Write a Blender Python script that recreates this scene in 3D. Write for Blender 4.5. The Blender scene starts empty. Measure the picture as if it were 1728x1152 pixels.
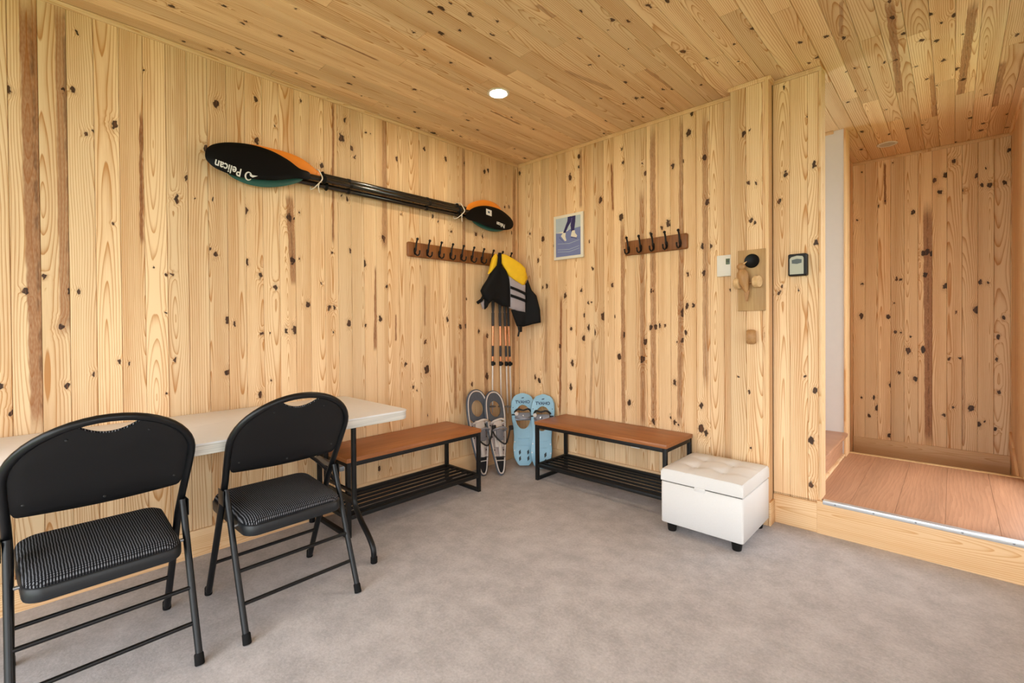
import bpy, bmesh, math, random
from mathutils import Vector, Matrix
random.seed(7)
R = math.radians

# ------------------------------------------------------------------ camera
CAM = Vector((2.8046, -3.054, 1.17)); FPX = 788.06; PCX, PCY = 864.0, 553.77
YAW, PITCH, ROLL = .7576, -.0092, -.0074
_f = Vector((-math.sin(YAW), math.cos(YAW), 0)); _r = Vector((math.cos(YAW), math.sin(YAW), 0)); _u = Vector((0, 0, 1))
c_fw = _f*math.cos(PITCH) + _u*math.sin(PITCH); _u2 = -_f*math.sin(PITCH) + _u*math.cos(PITCH)
c_rt = _r*math.cos(ROLL) + _u2*math.sin(ROLL); c_up = -_r*math.sin(ROLL) + _u2*math.cos(ROLL)
scene = bpy.context.scene
C = scene.collection
cd = bpy.data.cameras.new('camera'); cam = bpy.data.objects.new('camera', cd); C.objects.link(cam)
cam.matrix_world = Matrix(((c_rt.x, c_up.x, -c_fw.x, CAM.x), (c_rt.y, c_up.y, -c_fw.y, CAM.y), (c_rt.z, c_up.z, -c_fw.z, CAM.z), (0, 0, 0, 1)))
cd.sensor_width = 36; cd.lens = FPX/1728*36; cd.shift_y = -(576-PCY)/1728; cd.clip_start = .05
scene.camera = cam

# ------------------------------------------------------------------ world, exposure
w = bpy.data.worlds.new('daylight'); scene.world = w; w.use_nodes = True
bg = w.node_tree.nodes['Background']; bg.inputs[0].default_value = (.93, .97, 1.0, 1); bg.inputs[1].default_value = 5.0
vs = scene.view_settings
vs.view_transform = 'Standard'; vs.look = 'None'; vs.gamma = 1; vs.use_curve_mapping = False; vs.exposure = 0.27
scene.cycles.use_denoising = True
scene.cycles.max_bounces = 8; scene.cycles.diffuse_bounces = 6; scene.cycles.glossy_bounces = 3
scene.cycles.use_adaptive_sampling = True; scene.cycles.adaptive_threshold = .03
scene.cycles.sample_clamp_indirect = 8

def ray(px, py): return c_fw + c_rt*((px-PCX)/FPX) + c_up*((PCY-py)/FPX)
def onax(px, py, i, v):
    r = ray(px, py); return CAM + r*((v-CAM[i])/r[i])
def onx(px, py, x=0.): return onax(px, py, 0, x)
def ony(px, py, y=0.): return onax(px, py, 1, y)
def onz(px, py, z=0.): return onax(px, py, 2, z)

# ------------------------------------------------------------------ materials
def lin(r, g, b):
    f = lambda c: (c/255/12.92) if c/255 <= .04045 else ((c/255+.055)/1.055)**2.4
    return (f(r), f(g), f(b), 1)

class NT:
    """small helper to write node trees"""
    def __init__(s, name):
        s.m = bpy.data.materials.new(name); s.m.use_nodes = True; s.t = s.m.node_tree
        s.b = s.t.nodes['Principled BSDF']
    def n(s, typ, **kw):
        nd = s.t.nodes.new(typ)
        for k, v in kw.items(): setattr(nd, k, v)
        return nd
    def put(s, sock, v):
        if v is None: return
        if hasattr(v, 'is_output'): s.t.links.new(v, sock)
        else: sock.default_value = v
    def M(s, op, a, b=None, c=None, clamp=False):
        nd = s.n('ShaderNodeMath', operation=op, use_clamp=clamp)
        for i, v in enumerate((a, b, c)): s.put(nd.inputs[i], v)
        return nd.outputs[0]
    def V(s, x, y, z):
        nd = s.n('ShaderNodeCombineXYZ')
        for i, v in enumerate((x, y, z)): s.put(nd.inputs[i], v)
        return nd.outputs[0]
    def noise(s, vec, scale=1., detail=2., rough=.5):
        nd = s.n('ShaderNodeTexNoise'); s.put(nd.inputs['Vector'], vec)
        nd.inputs['Scale'].default_value = scale; nd.inputs['Detail'].default_value = detail; nd.inputs['Roughness'].default_value = rough
        return nd.outputs[0]
    def mix(s, f, a, b):
        nd = s.n('ShaderNodeMix', data_type='RGBA'); s.put(nd.inputs[0], f); s.put(nd.inputs[6], a); s.put(nd.inputs[7], b)
        return nd.outputs[2]
    def mulcol(s, col, fac):
        nd = s.n('ShaderNodeVectorMath', operation='SCALE'); s.put(nd.inputs[0], col[:3] if isinstance(col, tuple) else col); s.put(nd.inputs[3], fac); return nd.outputs[0]
    def ss(s, x, lo, hi):
        nd = s.n('ShaderNodeMapRange', interpolation_type='SMOOTHSTEP'); s.put(nd.inputs[0], x); s.put(nd.inputs[1], lo); s.put(nd.inputs[2], hi)
        nd.inputs[3].default_value = 0; nd.inputs[4].default_value = 1; return nd.outputs[0]
    def attr(s, name):
        nd = s.n('ShaderNodeAttribute', attribute_type='OBJECT', attribute_name=name)
        sp = s.n('ShaderNodeSeparateXYZ'); s.t.links.new(nd.outputs['Vector'], sp.inputs[0]); return sp.outputs
    def obj(s):
        tc = s.n('ShaderNodeTexCoord'); sp = s.n('ShaderNodeSeparateXYZ'); s.t.links.new(tc.outputs['Object'], sp.inputs[0])
        s.vec = tc.outputs['Object']; return sp.outputs
    def out(s, col=None, rough=None, bump=None, dist=.001, metal=None, spec=None):
        s.put(s.b.inputs['Base Color'], col); s.put(s.b.inputs['Roughness'], rough); s.put(s.b.inputs['Metallic'], metal)
        s.put(s.b.inputs['Specular IOR Level'], spec)
        if bump is not None:
            bn = s.n('ShaderNodeBump'); bn.inputs['Distance'].default_value = dist; bn.inputs['Strength'].default_value = .6
            s.put(bn.inputs['Height'], bump); s.t.links.new(bn.outputs[0], s.b.inputs['Normal'])
        return s.m

NK = 7
def pine(name, early, late, heart, knotc):
    k = NT(name); u, v, z_ = k.obj(); M = k.M
    s1, s2, s3 = k.attr('seed')
    wob = k.noise(k.V(M('MULTIPLY', u, 38), M('MULTIPLY_ADD', v, 14, M('MULTIPLY', s1, 90)), M('MULTIPLY', s2, 60)), 1, 1)
    wobc = M('SUBTRACT', wob, .5)
    wn = k.n('ShaderNodeTexNoise'); wn.inputs['Scale'].default_value = 1; wn.inputs['Detail'].default_value = 1
    k.put(wn.inputs['Vector'], k.V(M('MULTIPLY', u, 50), M('MULTIPLY_ADD', v, 42, M('MULTIPLY', s2, 90)), M('MULTIPLY', s3, 60)))
    wsp = k.n('ShaderNodeSeparateXYZ'); k.t.links.new(wn.outputs['Color'], wsp.inputs[0])
    uw = M('MULTIPLY_ADD', M('SUBTRACT', wsp.outputs[0], .5), .022, u); vw = M('MULTIPLY_ADD', M('SUBTRACT', wsp.outputs[1], .5), .04, v)
    B = None; dm = None
    for i in range(NK):
        a, b, r = k.attr('k%d' % i)
        r = M('MAXIMUM', r, .0003)
        du = M('SUBTRACT', uw, a); dv = M('MULTIPLY', M('SUBTRACT', vw, b), .62)
        d = M('DIVIDE', M('SQRT', M('ADD', M('MULTIPLY', du, du), M('MULTIPLY', dv, dv))), r)
        e = M('MULTIPLY', M('EXPONENT', M('MULTIPLY', M('MULTIPLY', d, d), -.16)), r)
        B = e if B is None else M('ADD', B, e); dm = d if dm is None else M('MINIMUM', dm, d)
    # growth rings: the board face cuts a wandering, slightly conical trunk
    n1 = k.noise(k.V(M('MULTIPLY', u, 2.2), M('MULTIPLY_ADD', v, .62, M('MULTIPLY', s1, 57)), M('MULTIPLY', s2, 41)), 1, 1)
    n2 = k.noise(k.V(M('MULTIPLY', u, 16), M('MULTIPLY_ADD', v, 1.5, M('MULTIPLY', s2, 77)), M('MULTIPLY', s3, 31)), 1, 2)
    u0 = M('MULTIPLY', M('SUBTRACT', s3, .5), .13)
    dp = M('MULTIPLY', M('SUBTRACT', n1, .43), .22); uu = M('SUBTRACT', u, u0)
    rr = M('SQRT', M('ADD', M('MULTIPLY', uu, uu), M('MULTIPLY', dp, dp)))
    rr = M('ADD', M('ADD', rr, M('MULTIPLY', n2, .016)), M('MULTIPLY', B, 1.5))
    t = M('MULTIPLY', rr, M('MULTIPLY_ADD', s2, 60, 95))
    f = M('FRACT', t)
    lw = M('MULTIPLY', M('POWER', f, 4.0), k.ss(f, 1.0, .93))
    fib = k.noise(k.V(M('MULTIPLY', u, 420), M('MULTIPLY', v, 9), M('MULTIPLY', s1, 20)), 1, 1, .6)
    big = k.noise(k.V(M('MULTIPLY', u, 14), M('MULTIPLY_ADD', v, .5, M('MULTIPLY', s3, 63)), M('MULTIPLY', s1, 23)), 1, 2)
    fac = M('ADD', M('MULTIPLY', lw, 1.25), M('MULTIPLY', M('SUBTRACT', fib, .5), .5))
    fac = M('ADD', fac, M('MULTIPLY', M('SUBTRACT', big, .44), 1.45), clamp=True)
    col = k.mix(fac, early, late)
    tone = M('MULTIPLY_ADD', s1, .22, .88)
    col = k.mulcol(col, tone)
    # heartwood streak
    ua, ub, hw = k.attr('st'); va, vb, sg = k.attr('sv')
    q = M('DIVIDE', M('SUBTRACT', v, va), M('ADD', M('SUBTRACT', vb, va), .0001))
    uc = M('MULTIPLY_ADD', q, M('SUBTRACT', ub, ua), ua)
    dd = M('ABSOLUTE', M('ADD', M('SUBTRACT', u, uc), M('MULTIPLY', wobc, .012)))
    inl = M('MULTIPLY', k.ss(q, -.03, .05), k.ss(q, 1.03, .93))
    msk = M('MULTIPLY', k.ss(dd, M('MULTIPLY', hw, 1.12), M('MULTIPLY', hw, .86)), inl)
    spk = M('MULTIPLY_ADD', k.noise(k.V(M('MULTIPLY', u, 260), M('MULTIPLY', v, 60), s1), 1, 0), .35, .7)
    col = k.mix(M('MULTIPLY', M('MULTIPLY', msk, spk), sg), col, heart)
    pith = M('MULTIPLY', M('MULTIPLY', k.ss(dd, M('MULTIPLY', hw, .34), 0), inl), M('MULTIPLY', sg, k.ss(wob, .40, .62)))
    col = k.mix(M('MULTIPLY', pith, .5), col, knotc)
    # knots
    dk = M('ADD', dm, M('MULTIPLY', wobc, .8))
    halo = k.ss(dm, 2.6, 1.0)
    col = k.mix(M('MULTIPLY', halo, .22), col, heart)
    kf = k.ss(dk, 1.16, .82)
    kc = k.mix(k.ss(fib, .45, .8), knotc, heart)
    col = k.mix(M('MULTIPLY', kf, .96), col, k.mix(M('MULTIPLY', k.ss(dk, .2, 1.0), .75), kc, knotc))
    return k.out(col, .5, spec=.3)

MAT = {}
MAT['pine'] = pine('knotty_pine', lin(238, 208, 166), lin(194, 139, 84), lin(144, 88, 48), lin(40, 17, 8))
MAT['pine_trim'] = pine('pine_trim', lin(233, 199, 155), lin(208, 159, 107), lin(165, 105, 62), lin(70, 36, 18))

def simple(name, col, rough=.5, metal=0., spec=.5, nscale=0, namt=.15, bump=0., detail=3):
    k = NT(name); k.obj()
    if nscale:
        n = k.noise(k.vec, nscale, detail)
        c = k.mulcol(col, k.M('MULTIPLY_ADD', k.M('SUBTRACT', n, .5), namt*2, 1.0))
        return k.out(c, rough, n if bump else None, bump or .001, metal, spec)
    return k.out(col, rough, None, .001, metal, spec)

def stained(name, a, b, rough=.4, sx=60, sy=3, spec=.5):
    k = NT(name); u, v, z = k.obj(); M = k.M
    s1, s2, s3 = k.attr('seed')
    n = k.noise(k.V(M('MULTIPLY', u, sx), M('MULTIPLY_ADD', v, sy, M('MULTIPLY', s1, 40)), M('MULTIPLY_ADD', z, sx, M('MULTIPLY', s2, 30))), 1, 4, .65)
    n2 = k.noise(k.V(M('MULTIPLY', u, sx*.16), M('MULTIPLY_ADD', v, sy*.4, M('MULTIPLY', s3, 40)), s1), 1, 2)
    f = M('ADD', M('MULTIPLY', n, .6), M('MULTIPLY', n2, .6), clamp=True)
    col = k.mix(k.ss(f, .35, .85), a, b)
    return k.out(k.mulcol(col, M('MULTIPLY_ADD', s1, .16, .92)), rough, n, .0003, spec=spec)

def laminate(name):
    # oak-look plank floor, long grain along local y
    k = NT(name); u, v, z = k.obj(); M = k.M
    s1, s2, s3 = k.attr('seed')
    n1 = k.noise(k.V(M('MULTIPLY', u, 5), M('MULTIPLY_ADD', v, .9, M('MULTIPLY', s1, 50)), M('MULTIPLY', s2, 40)), 1, 1)
    n2 = k.noise(k.V(M('MULTIPLY', u, 40), M('MULTIPLY_ADD', v, 3, M('MULTIPLY', s2, 50)), s3), 1, 3)
    f = M('FRACT', M('ADD', M('MULTIPLY', u, 45), M('ADD', M('MULTIPLY', n1, 9), M('MULTIPLY', n2, 1.6))))
    fib = k.noise(k.V(M('MULTIPLY', u, 260), M('MULTIPLY', v, 7), s1), 1, 3, .6)
    col = k.mix(M('ADD', M('MULTIPLY', M('POWER', f, 2), .3), M('MULTIPLY', fib, .75), clamp=True), lin(196, 148, 116), lin(146, 100, 72))
    big = k.noise(k.V(M('MULTIPLY', u, 9), M('MULTIPLY_ADD', v, 1.2, M('MULTIPLY', s3, 33)), s2), 1, 2)
    col = k.mulcol(col, M('MULTIPLY_ADD', big, .45, .78))
    return k.out(col, .42, fib, .0002)
MAT['laminate'] = laminate('oak_laminate')

def concrete():
    k = NT('trowelled_concrete'); x, y, z = k.obj(); M = k.M
    a = k.noise(k.vec, 1.1, 4, .6); b = k.noise(k.V(M('MULTIPLY', x, 8), M('MULTIPLY', y, 8), 0), 1, 6, .72); c = k.noise(k.vec, 90, 3, .7)
    f = M('ADD', M('ADD', M('MULTIPLY', a, .22), M('MULTIPLY', b, .62)), M('MULTIPLY', c, .40))
    col = k.mix(k.ss(f, .42, .86), lin(161, 157, 158), lin(202, 197, 198))
    sc = k.noise(k.V(M('MULTIPLY', M('ADD', x, y), 5), M('MULTIPLY', M('SUBTRACT', x, y), 22), 3.1), 1, 5, .7)
    col = k.mix(M('MULTIPLY', k.ss(sc, .6, .78), .4), col, lin(214, 213, 215))
    pit = k.noise(k.vec, 21, 1); col = k.mix(M('MULTIPLY', k.ss(pit, .80, .84), .55), col, lin(96, 88, 86))
    return k.out(col, M('MULTIPLY_ADD', b, .3, .5), M('ADD', b, c), .0012, spec=.35)
MAT['concrete'] = concrete()

def ribbed():
    # woven ribbed upholstery: pale threads on black, ribs along local x
    k = NT('ribbed_fabric'); x, y, z = k.obj(); M = k.M
    wv = M('MULTIPLY', k.noise(k.V(M('MULTIPLY', x, 30), M('MULTIPLY', y, 30), 0), 1, 2), .004)
    a = M('SINE', M('MULTIPLY', M('ADD', y, wv), 2*math.pi/.0072))
    b = M('SINE', M('MULTIPLY_ADD', x, 2*math.pi/.006, M('MULTIPLY', a, 1.2)))
    h = M('ADD', M('MULTIPLY', a, .75), M('MULTIPLY', b, .38))
    col = k.mix(k.ss(h, .15, .8), lin(17, 17, 20), lin(120, 121, 127))
    return k.out(col, .9, h, .0012, spec=.15)
MAT['rib'] = ribbed()
MAT['black_vinyl'] = simple('black_vinyl', lin(13, 13, 16), .5, nscale=500, namt=.3, bump=.0002, spec=.4)
MAT['black_steel'] = simple('black_powder_steel', lin(13, 14, 17), .36, spec=.35, nscale=220, namt=.12, bump=.00008)
MAT['seat_pan'] = simple('seat_pan_steel', lin(25, 28, 32), .42, spec=.4, nscale=260, namt=.2, bump=.0001)
MAT['rubber'] = simple('black_rubber', lin(15, 15, 16), .8, spec=.2, nscale=90, namt=.2)
MAT['frame_black'] = simple('matt_black_frame', lin(17, 17, 18), .55, spec=.35, nscale=160, namt=.2)
MAT['bench_wood'] = stained('bench_board', lin(178, 112, 60), lin(140, 82, 42), .38, 70, 4)
MAT['rack_wood'] = stained('rack_board', lin(150, 94, 46), lin(104, 60, 26), .4, 90, 5)
MAT['hook'] = simple('dark_bronze_hook', lin(30, 24, 22), .42, .5, nscale=120, namt=.3)
MAT['table_top'] = simple('white_laminate', lin(224, 225, 228), .35, nscale=40, namt=.03)
def edge_mat():
    k = NT('grained_white_edge'); x, y, z = k.obj(); M = k.M
    n = k.noise(k.V(M('MULTIPLY', x, 3), M('MULTIPLY', y, 3), M('MULTIPLY', z, 260)), 1, 3)
    return k.out(k.mix(k.ss(n, .3, .7), lin(190, 188, 182), lin(226, 222, 214)), .4)
MAT['table_edge'] = edge_mat()
MAT['grey_metal'] = simple('zinc_plate', lin(128, 134, 140), .4, .7, nscale=60, namt=.1)
MAT['leather'] = simple('white_faux_leather', lin(217, 216, 215), .42, nscale=330, namt=.05, bump=.00025, spec=.45)
MAT['seam'] = simple('seam_thread', lin(205, 200, 194), .7, nscale=200, namt=.1)
MAT['seam_gap'] = simple('seam_gap_cloth', lin(70, 66, 62), .9, nscale=200, namt=.1)
MAT['alu'] = simple('brushed_aluminium', lin(214, 219, 224), .38, .75, nscale=70, namt=.06)
MAT['screw'] = simple('steel_screw', lin(150, 154, 160), .3, .9, nscale=100, namt=.1)
MAT['white_paint'] = simple('white_wall_paint', lin(226, 222, 220), .7, nscale=30, namt=.02)
MAT['white_plastic'] = simple('white_plastic', lin(236, 234, 226), .4, nscale=60, namt=.02)
MAT['lcd'] = simple('lcd_screen', lin(96, 112, 88), .25, nscale=50, namt=.08)
MAT['lcd_dark'] = simple('lcd_digit', lin(40, 48, 40), .3, nscale=50, namt=.08)
MAT['plastic_black'] = simple('black_plastic', lin(18, 17, 17), .45, nscale=100, namt=.1, spec=.25)
MAT['gloss_black'] = simple('gloss_black_blade', lin(8, 8, 10), .35, nscale=30, namt=.1, spec=.15)
MAT['orange'] = simple('orange_nylon', lin(240, 142, 44), .35, nscale=14, namt=.06)
MAT['green'] = simple('green_nylon', lin(38, 92, 84), .35, nscale=14, namt=.08)
MAT['shaft'] = simple('black_shaft', lin(16, 16, 17), .14, .0, nscale=40, namt=.1, spec=.8)
MAT['print_white'] = simple('white_print', lin(226, 226, 224), .5, nscale=90, namt=.04)
MAT['cord'] = simple('white_cord', lin(232, 220, 206), .8, nscale=400, namt=.15)
MAT['vest_black'] = simple('black_nylon_cloth', lin(17, 17, 19), .75, nscale=240, namt=.3, bump=.0005, spec=.2)
MAT['vest_yellow'] = simple('yellow_nylon_cloth', lin(236, 190, 40), .65, nscale=26, namt=.1, bump=.002, spec=.25)
MAT['vest_grey'] = simple('grey_nylon_cloth', lin(158, 150, 156), .7, nscale=160, namt=.12, bump=.0005)
MAT['copper'] = simple('copper_tube', lin(204, 138, 100), .25, .8, nscale=40, namt=.06)
MAT['silver'] = simple('silver_tube', lin(216, 210, 208), .28, .7, nscale=40, namt=.05)
MAT['grip'] = simple('foam_grip', lin(58, 54, 54), .8, nscale=300, namt=.25, bump=.0004)
MAT['basket'] = simple('grey_basket_plastic', lin(118, 116, 116), .5, nscale=80, namt=.1)
MAT['blue'] = simple('pale_blue_deck', lin(142, 186, 210), .42, nscale=24, namt=.05)
MAT['blue_dark'] = simple('navy_print', lin(48, 74, 104), .5, nscale=60, namt=.1)
MAT['slot'] = simple('dark_steel_slot', lin(36, 46, 54), .5, .4, nscale=60, namt=.1)
MAT['deck_grey'] = simple('grey_snowshoe_deck', lin(168, 156, 154), .55, nscale=45, namt=.14)
MAT['deck_dark'] = simple('slate_snowshoe_toe', lin(74, 80, 90), .5, nscale=45, namt=.2)
MAT['tail_black'] = simple('black_snowshoe_tail', lin(24, 26, 32), .4, nscale=60, namt=.2)
MAT['bind_pale'] = simple('pale_binding_plastic', lin(206, 196, 190), .5, nscale=60, namt=.08)
MAT['bind_grey'] = simple('grey_binding_plastic', lin(132, 132, 140), .35, .2, nscale=60, namt=.15)
MAT['bind_black'] = simple('black_binding_strap', lin(28, 26, 28), .6, nscale=60, namt=.2)
MAT['canvas'] = simple('canvas_white', lin(228, 222, 206), .7, nscale=300, namt=.03)
MAT['art_sky'] = simple('print_pale_blue', lin(178, 192, 200), .7, nscale=40, namt=.05)
MAT['art_ice'] = simple('print_ice_blue', lin(116, 126, 172), .7, nscale=40, namt=.05)
MAT['art_navy'] = simple('print_navy', lin(44, 38, 92), .7, nscale=40, namt=.08)
MAT['art_shade'] = simple('print_violet_line', lin(96, 88, 140), .7, nscale=40, namt=.08)
MAT['bird'] = stained('turned_softwood', lin(190, 146, 96), lin(158, 112, 66), .5, 60, 10)
MAT['bird_pale'] = stained('pale_end_grain', lin(224, 192, 146), lin(196, 158, 110), .6, 60, 40)
MAT['bird_board'] = stained('weathered_board', lin(196, 162, 112), lin(164, 124, 78), .55, 80, 3)
MAT['box_grey'] = simple('lockbox_grey', lin(168, 168, 152), .45, .3, nscale=60, namt=.04)
MAT['box_dark'] = simple('lockbox_window', lin(44, 58, 48), .3, nscale=60, namt=.1)
MAT['lamp_off'] = simple('lamp_lens', lin(196, 190, 176), .4, nscale=30, namt=.03)
MAT['lamp_rim'] = simple('lamp_rim', lin(232, 228, 220), .4, nscale=30, namt=.03)
MAT['void'] = simple('rough_backing', lin(150, 112, 72), .8, nscale=20, namt=.2)
MAT['grass'] = simple('mown_grass', lin(114, 134, 70), .9, nscale=6, namt=.4)
def lamp_mat():
    k = NT('lamp_glow'); k.b.inputs['Base Color'].default_value = (1, 1, 1, 1)
    k.b.inputs['Emission Color'].default_value = (1, .84, .62, 1); k.b.inputs['Emission Strength'].default_value = 240; return k.m
MAT['lamp_on'] = lamp_mat()

# ------------------------------------------------------------------ mesh helpers
class MB:
    def __init__(s): s.v = []; s.f = []
    def add(s, vs, fs):
        o = len(s.v); s.v += [Vector(a) for a in vs]; s.f += [[i+o for i in q] for q in fs]; return s
    def box(s, a, b, bev=0.):
        x0, y0, z0 = [min(p, q) for p, q in zip(a, b)]; x1, y1, z1 = [max(p, q) for p, q in zip(a, b)]
        if bev <= 0:
            return s.add([(x0,y0,z0),(x1,y0,z0),(x1,y1,z0),(x0,y1,z0),(x0,y0,z1),(x1,y0,z1),(x1,y1,z1),(x0,y1,z1)],
                         [(3,2,1,0),(4,5,6,7),(0,1,5,4),(1,2,6,5),(2,3,7,6),(3,0,4,7)])
        bm = bmesh.new(); bmesh.ops.create_cube(bm, size=1)
        for v in bm.verts: v.co = Vector(((x0+x1)/2+v.co.x*(x1-x0), (y0+y1)/2+v.co.y*(y1-y0), (z0+z1)/2+v.co.z*(z1-z0)))
        bmesh.ops.bevel(bm, geom=bm.edges[:], offset=bev, segments=2, profile=.5, affect='EDGES')
        return s.bm(bm)
    def bm(s, bm, mat=None):
        bm.verts.index_update(); vs = [(mat @ v.co) if mat else v.co.copy() for v in bm.verts]; fs = [[v.index for v in f.verts] for f in bm.faces]
        bm.free(); return s.add(vs, fs)
    def tube(s, path, r, n=10, closed=False, cap=True):
        P = [Vector(p) for p in path]; m = len(P)
        rs = r if isinstance(r, (list, tuple)) else [r]*m
        T = []
        for i in range(m):
            a = P[(i-1) % m] if (closed or i > 0) else P[i]; b = P[(i+1) % m] if (closed or i < m-1) else P[i]
            T.append((b-a).normalized())
        ref = Vector((0, 0, 1)) if abs(T[0].z) < .9 else Vector((1, 0, 0))
        nrm = (ref - T[0]*ref.dot(T[0])).normalized(); vs = []
        for i in range(m):
            nrm = (nrm - T[i]*nrm.dot(T[i])).normalized(); bn = T[i].cross(nrm)
            for j in range(n):
                an = 2*math.pi*j/n; vs.append(P[i] + (nrm*math.cos(an) + bn*math.sin(an))*rs[i])
        fs = []
        for i in range(m if closed else m-1):
            for j in range(n):
                a = i*n+j; b = i*n+(j+1) % n; c = ((i+1) % m)*n+(j+1) % n; d = ((i+1) % m)*n+j
                fs.append((a, b, c, d))
        if cap and not closed: fs.append(tuple(range(n-1, -1, -1))); fs.append(tuple((m-1)*n+j for j in range(n)))
        return s.add(vs, fs)
    def lathe(s, prof, n=20, mat=None):
        # prof: (r,z) from bottom to top around local z
        vs = []; fs = []
        for r, z in prof:
            for j in range(n):
                an = 2*math.pi*j/n; p = Vector((r*math.cos(an), r*math.sin(an), z)); vs.append(mat @ p if mat else p)
        m = len(prof)
        for i in range(m-1):
            for j in range(n): fs.append((i*n+j, i*n+(j+1) % n, (i+1)*n+(j+1) % n, (i+1)*n+j))
        fs.append(tuple(range(n-1, -1, -1))); fs.append(tuple((m-1)*n+j for j in range(n)))
        return s.add(vs, fs)
    def prism(s, poly, d0, d1, mp=lambda a, b, d: (a, b, d)):
        n = len(poly); vs = [mp(a, b, d0) for a, b in poly] + [mp(a, b, d1) for a, b in poly]
        fs = [tuple(range(n-1, -1, -1)), tuple(range(n, 2*n))] + [(i, (i+1) % n, n+(i+1) % n, n+i) for i in range(n)]
        return s.add(vs, fs)
    def rings(s, rings, cap0=True, cap1=True):
        n = len(rings[0]); vs = [p for q in rings for p in q]; fs = []
        for i in range(len(rings)-1):
            for j in range(n): fs.append((i*n+j, i*n+(j+1) % n, (i+1)*n+(j+1) % n, (i+1)*n+j))
        if cap0: fs.append(tuple(range(n-1, -1, -1)))
        if cap1: fs.append(tuple((len(rings)-1)*n+j for j in range(n)))
        return s.add(vs, fs)
    def mesh(s, name, ang=40):
        me = bpy.data.meshes.new(name); me.from_pydata([tuple(v) for v in s.v], [], s.f); me.validate()
        bm = bmesh.new(); bm.from_mesh(me); bmesh.ops.recalc_face_normals(bm, faces=bm.faces); bm.to_mesh(me); bm.free()
        if ang:
            for p in me.polygons: p.use_smooth = True
            me.set_sharp_from_angle(angle=R(ang))
        return me
    def build(s, name, mat, parent=None, ang=40):
        me = s.mesh(name, ang); me.materials.append(MAT[mat]); return link(name, me, parent)

def link(name, data, parent=None):
    o = bpy.data.objects.new(name, data); C.objects.link(o)
    if parent is not None: o.parent = parent
    return o
def tag(o, label=None, cat=None, group=None, kind=None):
    if label: o['label'] = label
    if cat: o['category'] = cat
    if group: o['group'] = group
    if kind: o['kind'] = kind
    return o
def thing(name, label, cat, loc=(0, 0, 0), rz=0., group=None):
    o = link(name, None); o.location = loc; o.rotation_euler = (0, 0, rz); o.empty_display_size = .1
    return tag(o, label, cat, group)
def struct(o): o['kind'] = 'structure'; return o
def seed(o): o['seed'] = [random.random(), random.random(), random.random()]; return o
def frame(o, org, ux, uy, uz):
    o.matrix_local = Matrix(((ux[0], uy[0], uz[0], org[0]), (ux[1], uy[1], uz[1], org[1]), (ux[2], uy[2], uz[2], org[2]), (0, 0, 0, 1))); return o
def copy_tree(o, parent=None):
    c = o.copy(); C.objects.link(c); c.parent = parent
    for ch in list(o.children): copy_tree(ch, c)
    return c
def text_mesh(txt, size, name, mat, parent, mtx, depth=.0004, bold=1.):
    cu = bpy.data.curves.new(name, 'FONT'); cu.body = txt; cu.size = size; cu.extrude = depth; cu.align_x = 'CENTER'; cu.align_y = 'CENTER'; cu.offset = .0004*bold
    cu.resolution_u = 3
    to = bpy.data.objects.new(name, cu); C.objects.link(to); dg = bpy.context.evaluated_depsgraph_get()
    me = bpy.data.meshes.new_from_object(to.evaluated_get(dg)); bpy.data.objects.remove(to)
    me.materials.clear(); me.materials.append(MAT[mat]); o = link(name, me, parent); o.matrix_local = mtx; return o
def bez(pts, n=6):
    # Catmull-Rom through points
    P = [Vector(p) for p in pts]; out = []
    for i in range(len(P)-1):
        a = P[max(i-1, 0)]; b = P[i]; c = P[i+1]; d = P[min(i+2, len(P)-1)]
        for j in range(n):
            t = j/n; out.append(.5*((2*b) + (c-a)*t + (2*a-5*b+4*c-d)*t*t + (3*b-a-3*c+d)*t*t*t))
    out.append(P[-1]); return out

H = 2.573; BW = .0878
AX = dict(left=((0, 1, 0), (0, 0, 1), (1, 0, 0)), back=((1, 0, 0), (0, 0, 1), (0, -1, 0)), ceil=((-1, 0, 0), (0, 1, 0), (0, 0, -1)), right=((0, -1, 0), (0, 0, 1), (-1, 0, 0)))

# ------------------------------------------------------------------ boards
PLANKS = {}
_pm = {}
def plank_mesh(wd, ln, mat, th=.012, ch=.0026):
    key = (round(wd, 4), round(ln, 3), mat, th)
    if key not in _pm:
        h = wd/2; e = ch*.35
        prof = [(-h+.0004, -th), (-h+.0004, -ch), (-h+ch*.8, 0), (h-ch*.8, 0), (h-.0004, -ch), (h-.0004, -th)]
        m = MB(); m.rings([[(a, -ln/2+e, b) for a, b in prof], [(a, ln/2-e, b) for a, b in prof]])
        me = m.mesh('plank', 0); me.materials.append(MAT[mat]); _pm[key] = me
    return _pm[key]
def plank(surf, parent, ax, org, wd, ln, mat='pine', name='plank'):
    o = link(name, plank_mesh(wd, ln, mat), parent); ux, uy, uz = AX[ax]; frame(o, org, ux, uy, uz); seed(o)
    PLANKS.setdefault(surf, []).append((o, Vector(org), Vector(ux), Vector(uy), wd, ln, [])); return o
def find(surf, p):
    for rec in PLANKS.get(surf, ()):
        d = p-rec[1]; a = d.dot(rec[2]); b = d.dot(rec[3])
        if abs(a) <= rec[4]/2 and abs(b) <= rec[5]/2: return rec, a, b
    return None
def surf_pt(surf, px, py):
    return {'left': lambda: onx(px, py, 0), 'back': lambda: ony(px, py, 0), 'column': lambda: ony(px, py, -.095), 'jamb': lambda: ony(px, py, -.005),
            'alcove': lambda: ony(px, py, 2.07), 'ceil': lambda: onz(px, py, H)}[surf]()
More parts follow.
